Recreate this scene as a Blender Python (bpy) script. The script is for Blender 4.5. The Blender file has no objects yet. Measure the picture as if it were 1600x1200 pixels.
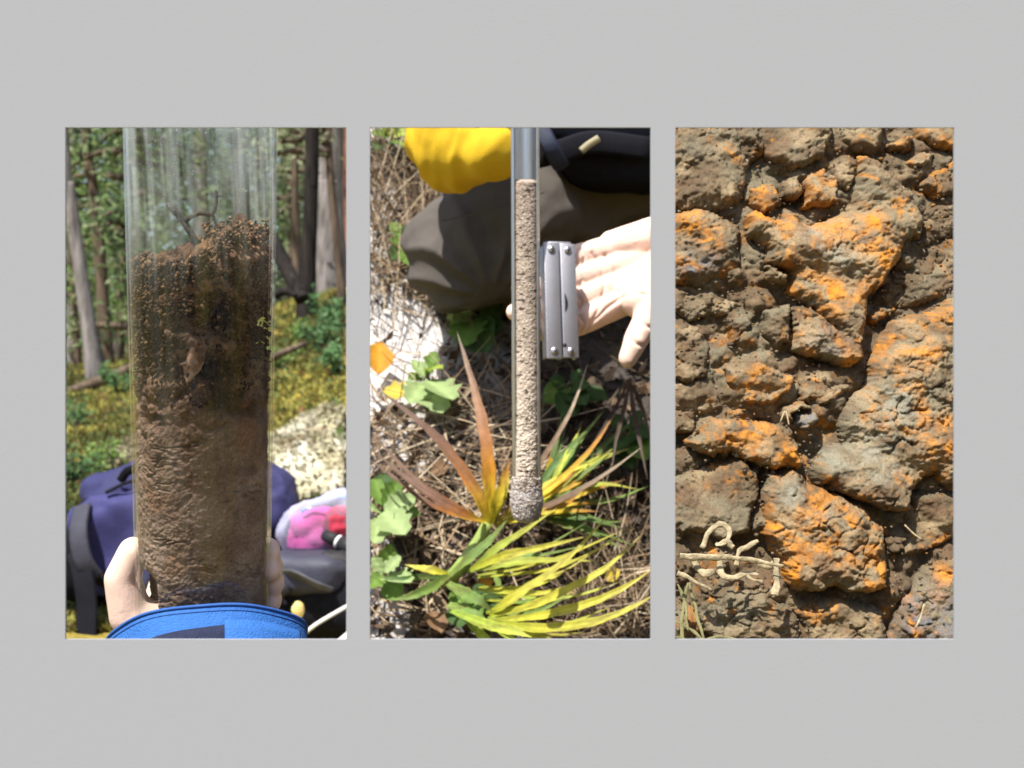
import bpy, bmesh, math, random
import numpy as np
from mathutils import Vector, Matrix

random.seed(7)
RNG = np.random.default_rng(11)
scene = bpy.context.scene
COL = scene.collection

# ------------------------------------------------------------------ camera
CAMZ = 0.5
K = 2 * math.tan(math.radians(20)) / 1600.0        # metres per photo pixel at 1 m
cam_d = bpy.data.cameras.new('camera')
cam = bpy.data.objects.new('camera', cam_d)
COL.objects.link(cam)
cam.location = (0, 0, CAMZ)
cam.rotation_euler = (math.radians(90), 0, 0)
cam_d.sensor_fit = 'HORIZONTAL'
cam_d.angle = math.radians(40)
cam_d.clip_start = 0.02
cam_d.clip_end = 600
cam_d.dof.use_dof = True
cam_d.dof.focus_distance = 0.70
cam_d.dof.aperture_fstop = 22.0
scene.camera = cam

# ------------------------------------------------------------------ sky and sun
SUN_DIR = Vector((-0.26, -0.36, 0.89)).normalized()   # towards the sun
world = bpy.data.worlds.new('World')
scene.world = world
world.use_nodes = True
wn = world.node_tree
bg = wn.nodes['Background']
sky = wn.nodes.new('ShaderNodeTexSky')
sky.sky_type = 'NISHITA'
sky.sun_disc = False
sky.sun_elevation = math.asin(SUN_DIR.z)
sky.sun_rotation = math.atan2(SUN_DIR.x, SUN_DIR.y)
sky.dust_density = 2.0
sky.ozone_density = 0.6
wn.links.new(sky.outputs[0], bg.inputs[0])
bg.inputs[1].default_value = 0.10
sun_d = bpy.data.lights.new('sun', 'SUN')
sun_d.energy = 5.0
sun_d.angle = math.radians(0.53)
sun_d.color = (1.0, 0.95, 0.87)
sun = bpy.data.objects.new('sun', sun_d)
COL.objects.link(sun)
sun.rotation_euler = (-SUN_DIR).to_track_quat('-Z', 'Y').to_euler()
sun.location = SUN_DIR * 30
scene.view_settings.view_transform = 'Standard'
scene.view_settings.look = 'None'
scene.view_settings.gamma = 1
scene.view_settings.exposure = 0.85
scene.render.engine = 'CYCLES'
scene.cycles.max_bounces = 8
scene.cycles.transparent_max_bounces = 16
scene.cycles.caustics_reflective = False
scene.cycles.caustics_refractive = False
scene.cycles.sample_clamp_indirect = 6
scene.cycles.use_denoising = True
scene.cycles.filter_width = 1.6

# ------------------------------------------------------------------ helpers
def P(px, py, d):
    """photo pixel + distance from the camera plane -> world point"""
    return Vector(((px - 800) * K * d, d, CAMZ - (py - 600) * K * d))

def _hash(i, j, k, seed):
    h = (i * 374761393 + j * 668265263 + k * 2147483647 + seed * 1274126177) & 0xFFFFFFFF
    h = ((h ^ (h >> 13)) * 1274126177) & 0xFFFFFFFF
    h = h ^ (h >> 16)
    return (h & 0xFFFFFF) / float(0xFFFFFF)

def noise(p, seed=0):
    p = np.asarray(p, float)
    f = np.floor(p).astype(np.int64)
    t = p - f
    t = t * t * (3 - 2 * t)
    r = 0
    for a in (0, 1):
        wa = t[..., 0] if a else 1 - t[..., 0]
        for b in (0, 1):
            wb = t[..., 1] if b else 1 - t[..., 1]
            for c in (0, 1):
                wc = t[..., 2] if c else 1 - t[..., 2]
                r = r + wa * wb * wc * _hash(f[..., 0] + a, f[..., 1] + b, f[..., 2] + c, seed)
    return r * 2 - 1

def fbm(p, octaves=4, seed=0, gain=0.5):
    p = np.asarray(p, float)
    r, a, tot = 0, 1.0, 0
    for o in range(octaves):
        r = r + a * noise(p * 2 ** o + o * 17.3, seed + o)
        tot += a
        a *= gain
    return r / tot

def worley(p, seed=0):
    """F1 and F2 cell distances"""
    p = np.asarray(p, float)
    f = np.floor(p).astype(np.int64)
    d1 = np.full(p.shape[:-1], 9.0)
    d2 = np.full(p.shape[:-1], 9.0)
    for a in (-1, 0, 1):
        for b in (-1, 0, 1):
            for c in (-1, 0, 1):
                g = f + np.array([a, b, c])
                q = np.stack([g[..., i] + _hash(g[..., 0], g[..., 1], g[..., 2], seed + 5 * i) for i in range(3)], -1)
                d = np.sqrt(((q - p) ** 2).sum(-1))
                n = d < d1
                d2 = np.where(n, d1, np.minimum(d2, d))
                d1 = np.where(n, d, d1)
    return d1, d2

def pts3(x, y, z=None):
    if z is None:
        z = np.zeros_like(x)
    return np.stack([x, y, z], -1)

def sstep(a, b, x):
    t = np.clip((x - a) / (b - a), 0, 1)
    return t * t * (3 - 2 * t)

def lerp_col(a, b, t):
    return np.asarray(a) * (1 - t[..., None]) + np.asarray(b) * t[..., None]

def mk_mesh(name, verts, faces, cols=None, smooth=True):
    """faces: array (n,3) or (n,4), or list of tuples"""
    me = bpy.data.meshes.new(name)
    verts = np.asarray(verts, np.float32)
    if isinstance(faces, np.ndarray):
        n, k = faces.shape
        me.vertices.add(len(verts))
        me.vertices.foreach_set('co', verts.ravel())
        me.loops.add(n * k)
        me.loops.foreach_set('vertex_index', faces.astype(np.int32).ravel())
        me.polygons.add(n)
        me.polygons.foreach_set('loop_start', np.arange(0, n * k, k, dtype=np.int32))
        me.update(calc_edges=True)
    else:
        me.from_pydata([tuple(v) for v in verts], [], faces)
    if cols is not None:
        c = np.ones((len(verts), 4), np.float32)
        c[:, :3] = cols
        at = me.color_attributes.new('Col', 'FLOAT_COLOR', 'POINT')
        at.data.foreach_set('color', c.ravel())
    if smooth:
        me.polygons.foreach_set('use_smooth', np.ones(len(me.polygons), bool))
    me.update()
    return me

def obj(name, me, mat=None, parent=None):
    o = bpy.data.objects.new(name, me)
    COL.objects.link(o)
    if mat is not None and me is not None and not me.materials:
        me.materials.append(mat)
    if parent is not None:
        o.parent = parent
        o.matrix_parent_inverse = Matrix.Translation(-Vector(parent.location))
    return o

def tag(o, label, cat, group=None):
    o['label'] = label
    o['category'] = cat
    if group:
        o['group'] = group
    return o

def thing(name, label, cat, loc=(0, 0, 0), group=None):
    o = bpy.data.objects.new(name, None)
    COL.objects.link(o)
    o.location = loc
    o.empty_display_size = 0.05
    return tag(o, label, cat, group)

def structure(o):
    o['kind'] = 'structure'
    return o

def stuff(o, label=None, cat=None):
    o['kind'] = 'stuff'
    if label:
        o['label'] = label
    if cat:
        o['category'] = cat
    return o

def grid_faces(nu, nv, wrap_u=False):
    """vertex index = v*nu + u"""
    U = nu if wrap_u else nu - 1
    u, v = np.meshgrid(np.arange(U), np.arange(nv - 1))
    u = u.ravel(); v = v.ravel()
    u1 = (u + 1) % nu
    return np.stack([v * nu + u, v * nu + u1, (v + 1) * nu + u1, (v + 1) * nu + u], -1)

def tube_data(path, radii, sides=10, flat=1.0, up=None, caps=True):
    """path: list of Vectors, radii per point; returns verts, faces(list)"""
    path = [Vector(p) for p in path]
    n = len(path)
    if not hasattr(radii, '__len__'):
        radii = [radii] * n
    V, F = [], []
    prev = None
    for i, p in enumerate(path):
        t = (path[min(i + 1, n - 1)] - path[max(i - 1, 0)]).normalized()
        if prev is None:
            ref = Vector(up) if up else (Vector((0, 0, 1)) if abs(t.z) < 0.9 else Vector((1, 0, 0)))
            a = t.cross(ref).normalized()
        else:
            a = (prev - t * prev.dot(t)).normalized()
        prev = a
        b = t.cross(a).normalized()
        for s in range(sides):
            an = 2 * math.pi * s / sides
            V.append(p + a * math.cos(an) * radii[i] + b * math.sin(an) * radii[i] * flat)
    for i in range(n - 1):
        for s in range(sides):
            s1 = (s + 1) % sides
            F.append((i * sides + s, i * sides + s1, (i + 1) * sides + s1, (i + 1) * sides + s))
    if caps:
        F.append(tuple(range(sides - 1, -1, -1)))
        F.append(tuple((n - 1) * sides + s for s in range(sides)))
    return V, F

def tube(name, path, radii, mat, parent=None, sides=10, flat=1.0, up=None):
    V, F = tube_data(path, radii, sides, flat, up)
    return obj(name, mk_mesh(name, V, F), mat, parent)

def spline(pts, n):
    """Catmull-Rom through points"""
    pts = [Vector(p) for p in pts]
    q = [pts[0] * 2 - pts[1]] + pts + [pts[-1] * 2 - pts[-2]]
    out = []
    m = len(pts) - 1
    for i in range(n):
        s = i / (n - 1) * m
        k = min(int(s), m - 1)
        t = s - k
        a, b, c, d = q[k], q[k + 1], q[k + 2], q[k + 3]
        out.append(0.5 * ((2 * b) + (c - a) * t + (2 * a - 5 * b + 4 * c - d) * t * t + (3 * b - a - 3 * c + d) * t ** 3))
    return out

def interp(vals, n):
    return list(np.interp(np.linspace(0, 1, n), np.linspace(0, 1, len(vals)), vals))

def merge(parts):
    """[(verts, faces)] -> verts, faces"""
    V, F = [], []
    for v, f in parts:
        o = len(V)
        V += list(v)
        F += [tuple(i + o for i in q) for q in f]
    return V, F

def blob(name, caps, voxel, smooth=6, mat=None, parent=None, noise_amp=0, noise_scale=30, sub=False):
    """continuous body: tapered capsules (a, b, ra, rb) fused by a voxel remesh"""
    V, F = [], []
    for a, b, ra, rb in caps:
        a = Vector(a); b = Vector(b)
        n = 5
        ts, rs = [], []
        L = (b - a).length
        d = (b - a).normalized() if L > 1e-6 else Vector((0, 0, 1))
        path, rad = [], []
        for i in range(n):
            an = math.pi / 2 * (1 - i / (n - 1) * 0.96)
            path.append(a - d * ra * math.sin(an)); rad.append(max(ra * math.cos(an), ra * .06))
        for i in range(1, 4):
            path.append(a.lerp(b, i / 4)); rad.append(ra + (rb - ra) * i / 4)
        for i in range(n):
            an = math.pi / 2 * (i / (n - 1) * 0.96 + 0.02)
            path.append(b + d * rb * math.sin(an)); rad.append(max(rb * math.cos(an), rb * .06))
        v, f = tube_data(path, rad, 14)
        o = len(V)
        V += v
        F += [tuple(k + o for k in q) for q in f]
    me = mk_mesh(name + '_raw', V, F)
    tmp = bpy.data.objects.new('tmp_raw', me)
    COL.objects.link(tmp)
    m = tmp.modifiers.new('r', 'REMESH'); m.mode = 'VOXEL'; m.voxel_size = voxel; m.use_smooth_shade = True
    if smooth:
        s = tmp.modifiers.new('s', 'SMOOTH'); s.factor = 0.5; s.iterations = smooth
    dg = bpy.context.evaluated_depsgraph_get()
    out = bpy.data.meshes.new_from_object(tmp.evaluated_get(dg))
    bpy.data.objects.remove(tmp)
    out.name = name
    if noise_amp:
        n = len(out.vertices)
        co = np.empty(n * 3, np.float32); out.vertices.foreach_get('co', co); co = co.reshape(-1, 3)
        no = np.empty(n * 3, np.float32); out.vertices.foreach_get('normal', no); no = no.reshape(-1, 3)
        co = co + no * (fbm(co * noise_scale, 3, 5) * noise_amp)[:, None]
        out.vertices.foreach_set('co', co.astype(np.float32).ravel())
    out.polygons.foreach_set('use_smooth', np.ones(len(out.polygons), bool))
    out.update()
    return obj(name, out, mat, parent)

def leaf_cloud(c, size, col, rng, aspect=0.5, up_bias=0.3, dirs=None):
    """diamond leaves of two triangles folded along the rib. c (n,3), size (n,), col (n,3)"""
    n = len(c)
    if dirs is None:
        dirs = rng.normal(size=(n, 3)); dirs[:, 2] *= 0.7
    dirs = dirs / np.linalg.norm(dirs, axis=1, keepdims=True)
    nz = rng.normal(size=(n, 3)) + np.array([0, 0, up_bias * 3])
    side = np.cross(dirs, nz); side /= (np.linalg.norm(side, axis=1, keepdims=True) + 1e-9)
    nrm = np.cross(side, dirs)
    s = size[:, None]
    a = c; b = c + dirs * s
    m = c + dirs * s * 0.45
    l = m + side * s * aspect * 0.5 + nrm * s * 0.08
    r = m - side * s * aspect * 0.5 + nrm * s * 0.08
    V = np.stack([a, l, b, r], 1).reshape(-1, 3)
    i = np.arange(n)[:, None] * 4
    F = np.concatenate([i + np.array([[0, 1, 2]]), i + np.array([[0, 2, 3]])], 1).reshape(-1, 3)
    C = np.repeat(col, 4, 0)
    return V, F, C

# ------------------------------------------------------------------ materials
def new_mat(name):
    m = bpy.data.materials.new(name)
    m.use_nodes = True
    nt = m.node_tree
    return m, nt, nt.nodes['Principled BSDF']

def simple(name, col, rough=0.7, metal=0.0, var=0.12, scale=40, bump=0.1, bscale=120, spec=0.4, stretch=(1, 1, 1)):
    m, nt, b = new_mat(name)
    N, L = nt.nodes, nt.links
    tc = N.new('ShaderNodeTexCoord')
    mp = N.new('ShaderNodeMapping'); mp.inputs['Scale'].default_value = stretch
    L.new(tc.outputs['Object'], mp.inputs[0])
    no = N.new('ShaderNodeTexNoise'); no.inputs['Scale'].default_value = scale; no.inputs['Detail'].default_value = 6
    L.new(mp.outputs[0], no.inputs['Vector'])
    mx = N.new('ShaderNodeMix'); mx.data_type = 'RGBA'
    c = np.array(col)
    mx.inputs[6].default_value = (*np.clip(c * (1 - var * 2), 0, 1), 1)
    mx.inputs[7].default_value = (*np.clip(c * (1 + var * 2), 0, 1), 1)
    L.new(no.outputs[0], mx.inputs[0])
    L.new(mx.outputs[2], b.inputs['Base Color'])
    b.inputs['Roughness'].default_value = rough
    b.inputs['Metallic'].default_value = metal
    b.inputs['Specular IOR Level'].default_value = spec
    if bump:
        n2 = N.new('ShaderNodeTexNoise'); n2.inputs['Scale'].default_value = bscale; n2.inputs['Detail'].default_value = 5
        L.new(mp.outputs[0], n2.inputs['Vector'])
        bp = N.new('ShaderNodeBump'); bp.inputs['Strength'].default_value = bump; bp.inputs['Distance'].default_value = 0.002
        L.new(n2.outputs[0], bp.inputs['Height'])
        L.new(bp.outputs[0], b.inputs['Normal'])
    return m

def vcol(name, rough=0.9, var=0.25, scale=300, bump=0.4, bscale=900, bdist=0.0008, spec=0.2, trans=0.0):
    """colour attribute times fine noise; optional translucency for leaves"""
    m, nt, b = new_mat(name)
    N, L = nt.nodes, nt.links
    at = N.new('ShaderNodeAttribute'); at.attribute_name = 'Col'
    tc = N.new('ShaderNodeTexCoord')
    no = N.new('ShaderNodeTexNoise'); no.inputs['Scale'].default_value = scale; no.inputs['Detail'].default_value = 6
    L.new(tc.outputs['Object'], no.inputs['Vector'])
    mr = N.new('ShaderNodeMapRange')
    mr.inputs[1].default_value = 0.25; mr.inputs[2].default_value = 0.75
    mr.inputs[3].default_value = 1 - var; mr.inputs[4].default_value = 1 + var
    L.new(no.outputs[0], mr.inputs[0])
    vm = N.new('ShaderNodeVectorMath'); vm.operation = 'SCALE'
    L.new(at.outputs['Color'], vm.inputs[0]); L.new(mr.outputs[0], vm.inputs['Scale'])
    L.new(vm.outputs[0], b.inputs['Base Color'])
    b.inputs['Roughness'].default_value = rough
    b.inputs['Specular IOR Level'].default_value = spec
    if bump:
        n2 = N.new('ShaderNodeTexNoise'); n2.inputs['Scale'].default_value = bscale; n2.inputs['Detail'].default_value = 6
        L.new(tc.outputs['Object'], n2.inputs['Vector'])
        bp = N.new('ShaderNodeBump'); bp.inputs['Strength'].default_value = bump; bp.inputs['Distance'].default_value = bdist
        L.new(n2.outputs[0], bp.inputs['Height']); L.new(bp.outputs[0], b.inputs['Normal'])
    if trans:
        tr = N.new('ShaderNodeBsdfTranslucent')
        L.new(vm.outputs[0], tr.inputs[0])
        ms = N.new('ShaderNodeMixShader'); ms.inputs[0].default_value = trans
        L.new(b.outputs[0], ms.inputs[1]); L.new(tr.outputs[0], ms.inputs[2])
        L.new(ms.outputs[0], N['Material Output'].inputs[0])
    return m

M_soil = vcol('soil', 0.95, 0.35, 700, 0.6, 1500, 0.0012, 0.15)
M_clod = vcol('clod_soil', 0.92, 0.30, 900, 0.6, 1800, 0.0010, 0.2)
M_leaf = vcol('leaf', 0.6, 0.2, 60, 0.0, trans=0.52, spec=0.3)
M_blade = vcol('palm_leaf', 0.6, 0.28, 110, 0.3, 400, 0.0010, spec=0.28, trans=0.35)
M_moss = vcol('moss', 0.9, 0.25, 50, 0.0, trans=0.3)
M_straw = vcol('straw', 0.75, 0.2, 200, 0.0, trans=0.15)
M_crumb = vcol('crumb', 0.95, 0.35, 900, 0.4, 1800, 0.0006, 0.15)
M_board = simple('grey_board', (0.325, 0.338, 0.366), 0.95, 0, 0.006, 300, 0.03, 900, 0.1)
M_wood = simple('stake_wood', (0.33, 0.22, 0.13), 0.8, 0, 0.2, 20, 0.3, 90, stretch=(6, 6, 1))

# ------------------------------------------------------------------ grey board with three openings
BY, BT = 0.500, 0.0012
HOLES = [(102, 199, 541, 999), (578, 199, 1016.5, 999), (1055, 198.5, 1491, 999)]
def build_board():
    kx = K * BY
    xs = [-0.235] + [(v - 800) * kx for h in HOLES for v in (h[0], h[2])] + [0.235]
    zt = CAMZ - (199 - 600) * kx
    zb = CAMZ - (999 - 600) * kx
    zs = [0.345, zb, zt, 0.655]
    V, F = [], []
    nx = len(xs)
    for y in (BY, BY + BT):
        for z in zs:
            for x in xs:
                V.append((x, y, z))
    lay = nx * 4
    solid = lambda i, j: 0 <= i < nx - 1 and 0 <= j < 3 and not (j == 1 and i in (1, 3, 5))
    for j in range(3):
        for i in range(nx - 1):
            if not solid(i, j):
                continue
            a, b, c, d = j * nx + i, j * nx + i + 1, (j + 1) * nx + i + 1, (j + 1) * nx + i
            F.append((a, b, c, d)); F.append((d + lay, c + lay, b + lay, a + lay))
            for (di, dj, e) in ((0, -1, (b, a)), (1, 0, (c, b)), (0, 1, (d, c)), (-1, 0, (a, d))):
                if not solid(i + di, j + dj):
                    F.append((e[0], e[1], e[1] + lay, e[0] + lay))
    t = thing('display_board', 'plain light grey board with three tall rectangular openings side by side', 'board', (0, BY, 0))
    obj('panel', mk_mesh('panel', V, F, smooth=False), M_board, t)
    for x in (-0.212, 0.212):
        b = []
        for dx, dy in ((-.014, 0.0018), (.014, 0.0018), (.014, .024), (-.014, .024)):
            b.append((x + dx, BY + dy, -0.05))
        for dx, dy in ((-.014, 0.0018), (.014, 0.0018), (.014, .024), (-.014, .024)):
            b.append((x + dx, BY + dy, 0.65))
        f = [(3, 2, 1, 0), (4, 5, 6, 7), (0, 1, 5, 4), (1, 2, 6, 5), (2, 3, 7, 6), (3, 0, 4, 7)]
        obj('stake', mk_mesh('stake', b, f, smooth=False), M_wood, t)
build_board()

# ------------------------------------------------------------------ forest ground: one sheet to the horizon
def ground_z(x, y):
    x = np.asarray(x, float); y = np.asarray(y, float)
    side = sstep(-1.9, -0.55, x / np.maximum(y, 0.1) * 6.0)
    sl = 0.095 + 0.10 * side
    r = np.clip(y - 2.0, 0, None)
    z = 0.13 * sstep(0.9, 2.1, y) + np.where(r < 4.2, sl * r, sl * 4.2 + 0.03 * (r - 4.2))
    z = z * (1 - sstep(60, 140, y) * 0.4)
    z = z + 0.05 * fbm(pts3(x * 0.9, y * 0.9), 3, 3) * sstep(1.6, 3, y)
    z = z + 0.016 * fbm(pts3(x * 5, y * 5), 3, 9) * sstep(1.6, 2.4, y)
    return z

def build_ground():
    def axis(fine0, fine1, n, far, m):
        a = np.linspace(fine0, fine1, n)
        g = np.geomspace(0.3, far, m)
        return np.concatenate([fine0 - g[::-1], a, fine1 + g])
    xs = axis(-2.8, 0.6, 130, 190, 24)
    ys = axis(0.2, 8.0, 220, 230, 26)
    X, Y = np.meshgrid(xs, ys)
    Z = ground_z(X, Y)
    n = fbm(pts3(X * 2.2, Y * 2.2), 4, 21)
    n2 = fbm(pts3(X * 7, Y * 7), 3, 31)
    col = lerp_col((0.10, 0.085, 0.035), (0.26, 0.20, 0.035), sstep(-0.3, 0.3, n))
    col = lerp_col(col, (0.11, 0.065, 0.035), sstep(0.12, 0.4, n2) * 0.8)
    V = np.stack([X, Y, Z], -1).reshape(-1, 3)
    me = mk_mesh('forest_ground', V, grid_faces(len(xs), len(ys)), col.reshape(-1, 3))
    structure(obj('forest_ground', me, vcol('forest_floor', 0.95, 0.45, 25, 0.6, 60, 0.02, 0.1)))
build_ground()

# ------------------------------------------------------------------ sandy bank seen through the middle opening
BANK_D0, BANK_S = 1.16, 0.93
def bank_point(px, py, lift=0.0):
    """where the ray of a photo pixel meets the bank, lifted towards the camera"""
    a = -(py - 600) * K
    d = (BANK_D0 + BANK_S * CAMZ) / (1 - BANK_S * a)
    return P(px, py, d - lift)

def build_bank():
    nu, nv = 190, 300
    zt = np.linspace(-0.06, 1.12, nv)
    U, Zt = np.meshgrid(np.linspace(0, 1, nu), zt)
    D = BANK_D0 + BANK_S * Zt
    xl = -0.1095 * D
    xr = 0.62 + 0 * D
    X = xl + (xr - xl) * U ** 1.4
    q = pts3(X * 9, Zt * 9)
    h = 0.022 * fbm(q, 4, 41) + 0.006 * fbm(q * 6, 3, 43)
    edge = sstep(0, 0.04, U)
    n = np.array([0, -0.72, 0.69])
    V = np.stack([X, D + n[1] * h * edge, Zt + n[2] * h * edge], -1)
    sand = sstep(-0.22, 0.12, fbm(pts3(X * 13, Zt * 13), 4, 51))
    # bare sand lies on the left; darker towards the right, shade painted into colour
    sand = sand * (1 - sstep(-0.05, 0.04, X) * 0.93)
    bp = bank_point(632, 545)
    patch = np.exp(-((X - bp.x) / .060) ** 2 - ((Zt - bp.z) / .065) ** 2)
    bp = bank_point(600, 330)
    patch = np.maximum(patch, .8 * np.exp(-((X - bp.x) / .035) ** 2 - ((Zt - bp.z) / .09) ** 2))
    sand = np.clip(sand * .8 + sstep(.25, .55, patch + .25 * fbm(pts3(X * 30, Zt * 30), 3, 57)), 0, 1)
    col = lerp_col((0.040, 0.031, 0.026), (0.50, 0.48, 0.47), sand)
    lit = sstep(0.1, 0.35, fbm(pts3(X * 40, Zt * 40), 3, 55))
    col = lerp_col(col, (0.13, 0.095, 0.06), lit * 0.6 * (1 - .8 * np.clip(patch * 1.6, 0, 1)))
    # side wall, top and back close the earth body
    V2 = V.reshape(-1, 3)
    faces = [grid_faces(nu, nv)]
    cols = [col.reshape(-1, 3)]
    extra = []
    base = len(V2)
    back_y = 3.6
    for j in range(nv):
        extra.append((V[j, 0, 0] * back_y / V[j, 0, 1] , back_y, V[j, 0, 2]))
    for j in range(nv):
        extra.append((0.62, back_y, V[j, -1, 2]))
    E = np.array(extra)
    j = np.arange(nv - 1)
    faces.append(np.stack([j * nu, (j + 1) * nu, base + j + 1, base + j], -1))
    faces.append(np.stack([(j + 1) * nu + nu - 1, j * nu + nu - 1, base + nv + j, base + nv + j + 1], -1))
    faces.append(np.stack([base + j, base + j + 1, base + nv + j + 1, base + nv + j], -1))
    i = np.arange(nu - 1)
    top = (nv - 1) * nu
    V2 = np.concatenate([V2, E])
    cols.append(np.tile(np.array([[0.10, 0.08, 0.06]]), (len(E), 1)))
    # top: strip joining the front's last row to the back edge
    tb = len(V2)
    tx = np.linspace(E[nv - 1, 0], 0.62, nu)
    V2 = np.concatenate([V2, np.stack([tx, np.full(nu, back_y), np.full(nu, E[nv - 1, 2])], -1)])
    cols.append(np.tile(np.array([[0.10, 0.08, 0.06]]), (nu, 1)))
    faces.append(np.stack([top + i, top + i + 1, tb + i + 1, tb + i], -1))
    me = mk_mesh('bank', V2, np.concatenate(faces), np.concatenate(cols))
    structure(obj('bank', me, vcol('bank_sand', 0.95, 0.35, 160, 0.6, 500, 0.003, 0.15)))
build_bank()
# ================================================================== LEFT OPENING: soil core in a clear tube, forest behind
# ------------------------------------------------------------------ tube frame (axis leans towards the viewer at the top)
TUBE_R = 0.0375
T_BOT = P(318, 985, 0.790)
T_TOP = P(314, 165, 0.715)
T_AX = (T_TOP - T_BOT); T_LEN = T_AX.length; T_AX = T_AX / T_LEN
T_X = Vector((1, 0, 0)); T_X = (T_X - T_AX * T_X.dot(T_AX)).normalized()
T_Y = T_AX.cross(T_X).normalized()          # away from the viewer
def tube_pts(ang, r, h):
    """ang 0 = towards the viewer, positive to the right; arrays"""
    ang, r, h = np.broadcast_arrays(ang, r, h)
    r = r * (0.975 + 0.060 * h / T_LEN)
    A = np.array(T_BOT); ax = np.array(T_AX); tx = np.array(T_X); ty = np.array(T_Y)
    return A + ax * h[..., None] + tx * (r * np.sin(ang))[..., None] - ty * (r * np.cos(ang))[..., None]
def h_of_py(py):
    """height along the tube axis of a photo row on its front"""
    return float(np.interp(py, [165, 985], [T_LEN, 0.0]))

def glass_mat():
    m, nt, b = new_mat('clear_tube_plastic')
    N, L = nt.nodes, nt.links
    N.remove(b)
    tp = N.new('ShaderNodeBsdfTransparent'); tp.inputs[0].default_value = (0.955, 0.97, 0.965, 1)
    gl = N.new('ShaderNodeBsdfGlossy'); gl.inputs['Roughness'].default_value = 0.06
    df = N.new('ShaderNodeBsdfDiffuse'); df.inputs[0].default_value = (0.68, 0.76, 0.78, 1)
    ge = N.new('ShaderNodeNewGeometry')
    dt = N.new('ShaderNodeVectorMath'); dt.operation = 'DOT_PRODUCT'
    L.new(ge.outputs['Incoming'], dt.inputs[0]); L.new(ge.outputs['Normal'], dt.inputs[1])
    ab = N.new('ShaderNodeMath'); ab.operation = 'ABSOLUTE'; L.new(dt.outputs['Value'], ab.inputs[0])
    iv = N.new('ShaderNodeMath'); iv.operation = 'SUBTRACT'; iv.inputs[0].default_value = 1.0; L.new(ab.outputs[0], iv.inputs[1])
    pw = N.new('ShaderNodeMath'); pw.operation = 'POWER'; pw.inputs[1].default_value = 5.0; L.new(iv.outputs[0], pw.inputs[0])
    fr = N.new('ShaderNodeMath'); fr.operation = 'MULTIPLY_ADD'; fr.inputs[1].default_value = 0.96; fr.inputs[2].default_value = 0.035; L.new(pw.outputs[0], fr.inputs[0])
    tc = N.new('ShaderNodeTexCoord')
    mp = N.new('ShaderNodeMapping'); mp.inputs['Scale'].default_value = (260, 30, 9)
    L.new(tc.outputs['Object'], mp.inputs[0])
    no = N.new('ShaderNodeTexNoise'); no.inputs['Scale'].default_value = 1.0; no.inputs['Detail'].default_value = 4
    L.new(mp.outputs[0], no.inputs['Vector'])
    sm = N.new('ShaderNodeTexNoise'); sm.inputs['Scale'].default_value = 38; sm.inputs['Detail'].default_value = 7
    L.new(tc.outputs['Object'], sm.inputs['Vector'])
    sp = N.new('ShaderNodeTexNoise'); sp.inputs['Scale'].default_value = 620; sp.inputs['Detail'].default_value = 1
    L.new(tc.outputs['Object'], sp.inputs['Vector'])
    r1 = N.new('ShaderNodeMapRange'); r1.inputs[1].default_value = 0.40; r1.inputs[2].default_value = 0.75; r1.inputs[3].default_value = 0.0; r1.inputs[4].default_value = 0.34  # vertical streaks: dusty film plus reflected highlights painted in as diffuse colour
    L.new(no.outputs[0], r1.inputs[0])
    r2 = N.new('ShaderNodeMapRange'); r2.inputs[1].default_value = 0.45; r2.inputs[2].default_value = 0.8; r2.inputs[3].default_value = 0.0; r2.inputs[4].default_value = 0.10
    L.new(sm.outputs[0], r2.inputs[0])
    r3 = N.new('ShaderNodeMapRange'); r3.inputs[1].default_value = 0.70; r3.inputs[2].default_value = 0.76; r3.inputs[3].default_value = 0.0; r3.inputs[4].default_value = 0.35
    L.new(sp.outputs[0], r3.inputs[0])
    a1 = N.new('ShaderNodeMath'); a1.operation = 'ADD'; L.new(r1.outputs[0], a1.inputs[0]); L.new(r2.outputs[0], a1.inputs[1])
    a2 = N.new('ShaderNodeMath'); a2.operation = 'ADD'; L.new(a1.outputs[0], a2.inputs[0]); L.new(r3.outputs[0], a2.inputs[1])
    a2.use_clamp = True
    sx = N.new('ShaderNodeSeparateXYZ'); L.new(tc.outputs['Object'], sx.inputs[0])
    rz = N.new('ShaderNodeMapRange'); rz.inputs[1].default_value = 0.545; rz.inputs[2].default_value = 0.60; rz.inputs[3].default_value = 0.08; rz.inputs[4].default_value = 1.0
    L.new(sx.outputs['Z'], rz.inputs[0])
    a3 = N.new('ShaderNodeMath'); a3.operation = 'MULTIPLY'; L.new(a2.outputs[0], a3.inputs[0]); L.new(rz.outputs[0], a3.inputs[1])
    m1 = N.new('ShaderNodeMixShader'); L.new(a3.outputs[0], m1.inputs[0]); L.new(tp.outputs[0], m1.inputs[1]); L.new(df.outputs[0], m1.inputs[2])
    f2 = N.new('ShaderNodeMath'); f2.operation = 'MULTIPLY'; f2.inputs[1].default_value = 0.6; f2.use_clamp = True
    L.new(fr.outputs[0], f2.inputs[0])
    m2 = N.new('ShaderNodeMixShader'); L.new(f2.outputs[0], m2.inputs[0]); L.new(m1.outputs[0], m2.inputs[1]); L.new(gl.outputs[0], m2.inputs[2])
    L.new(m2.outputs[0], N['Material Output'].inputs[0])
    return m

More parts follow.
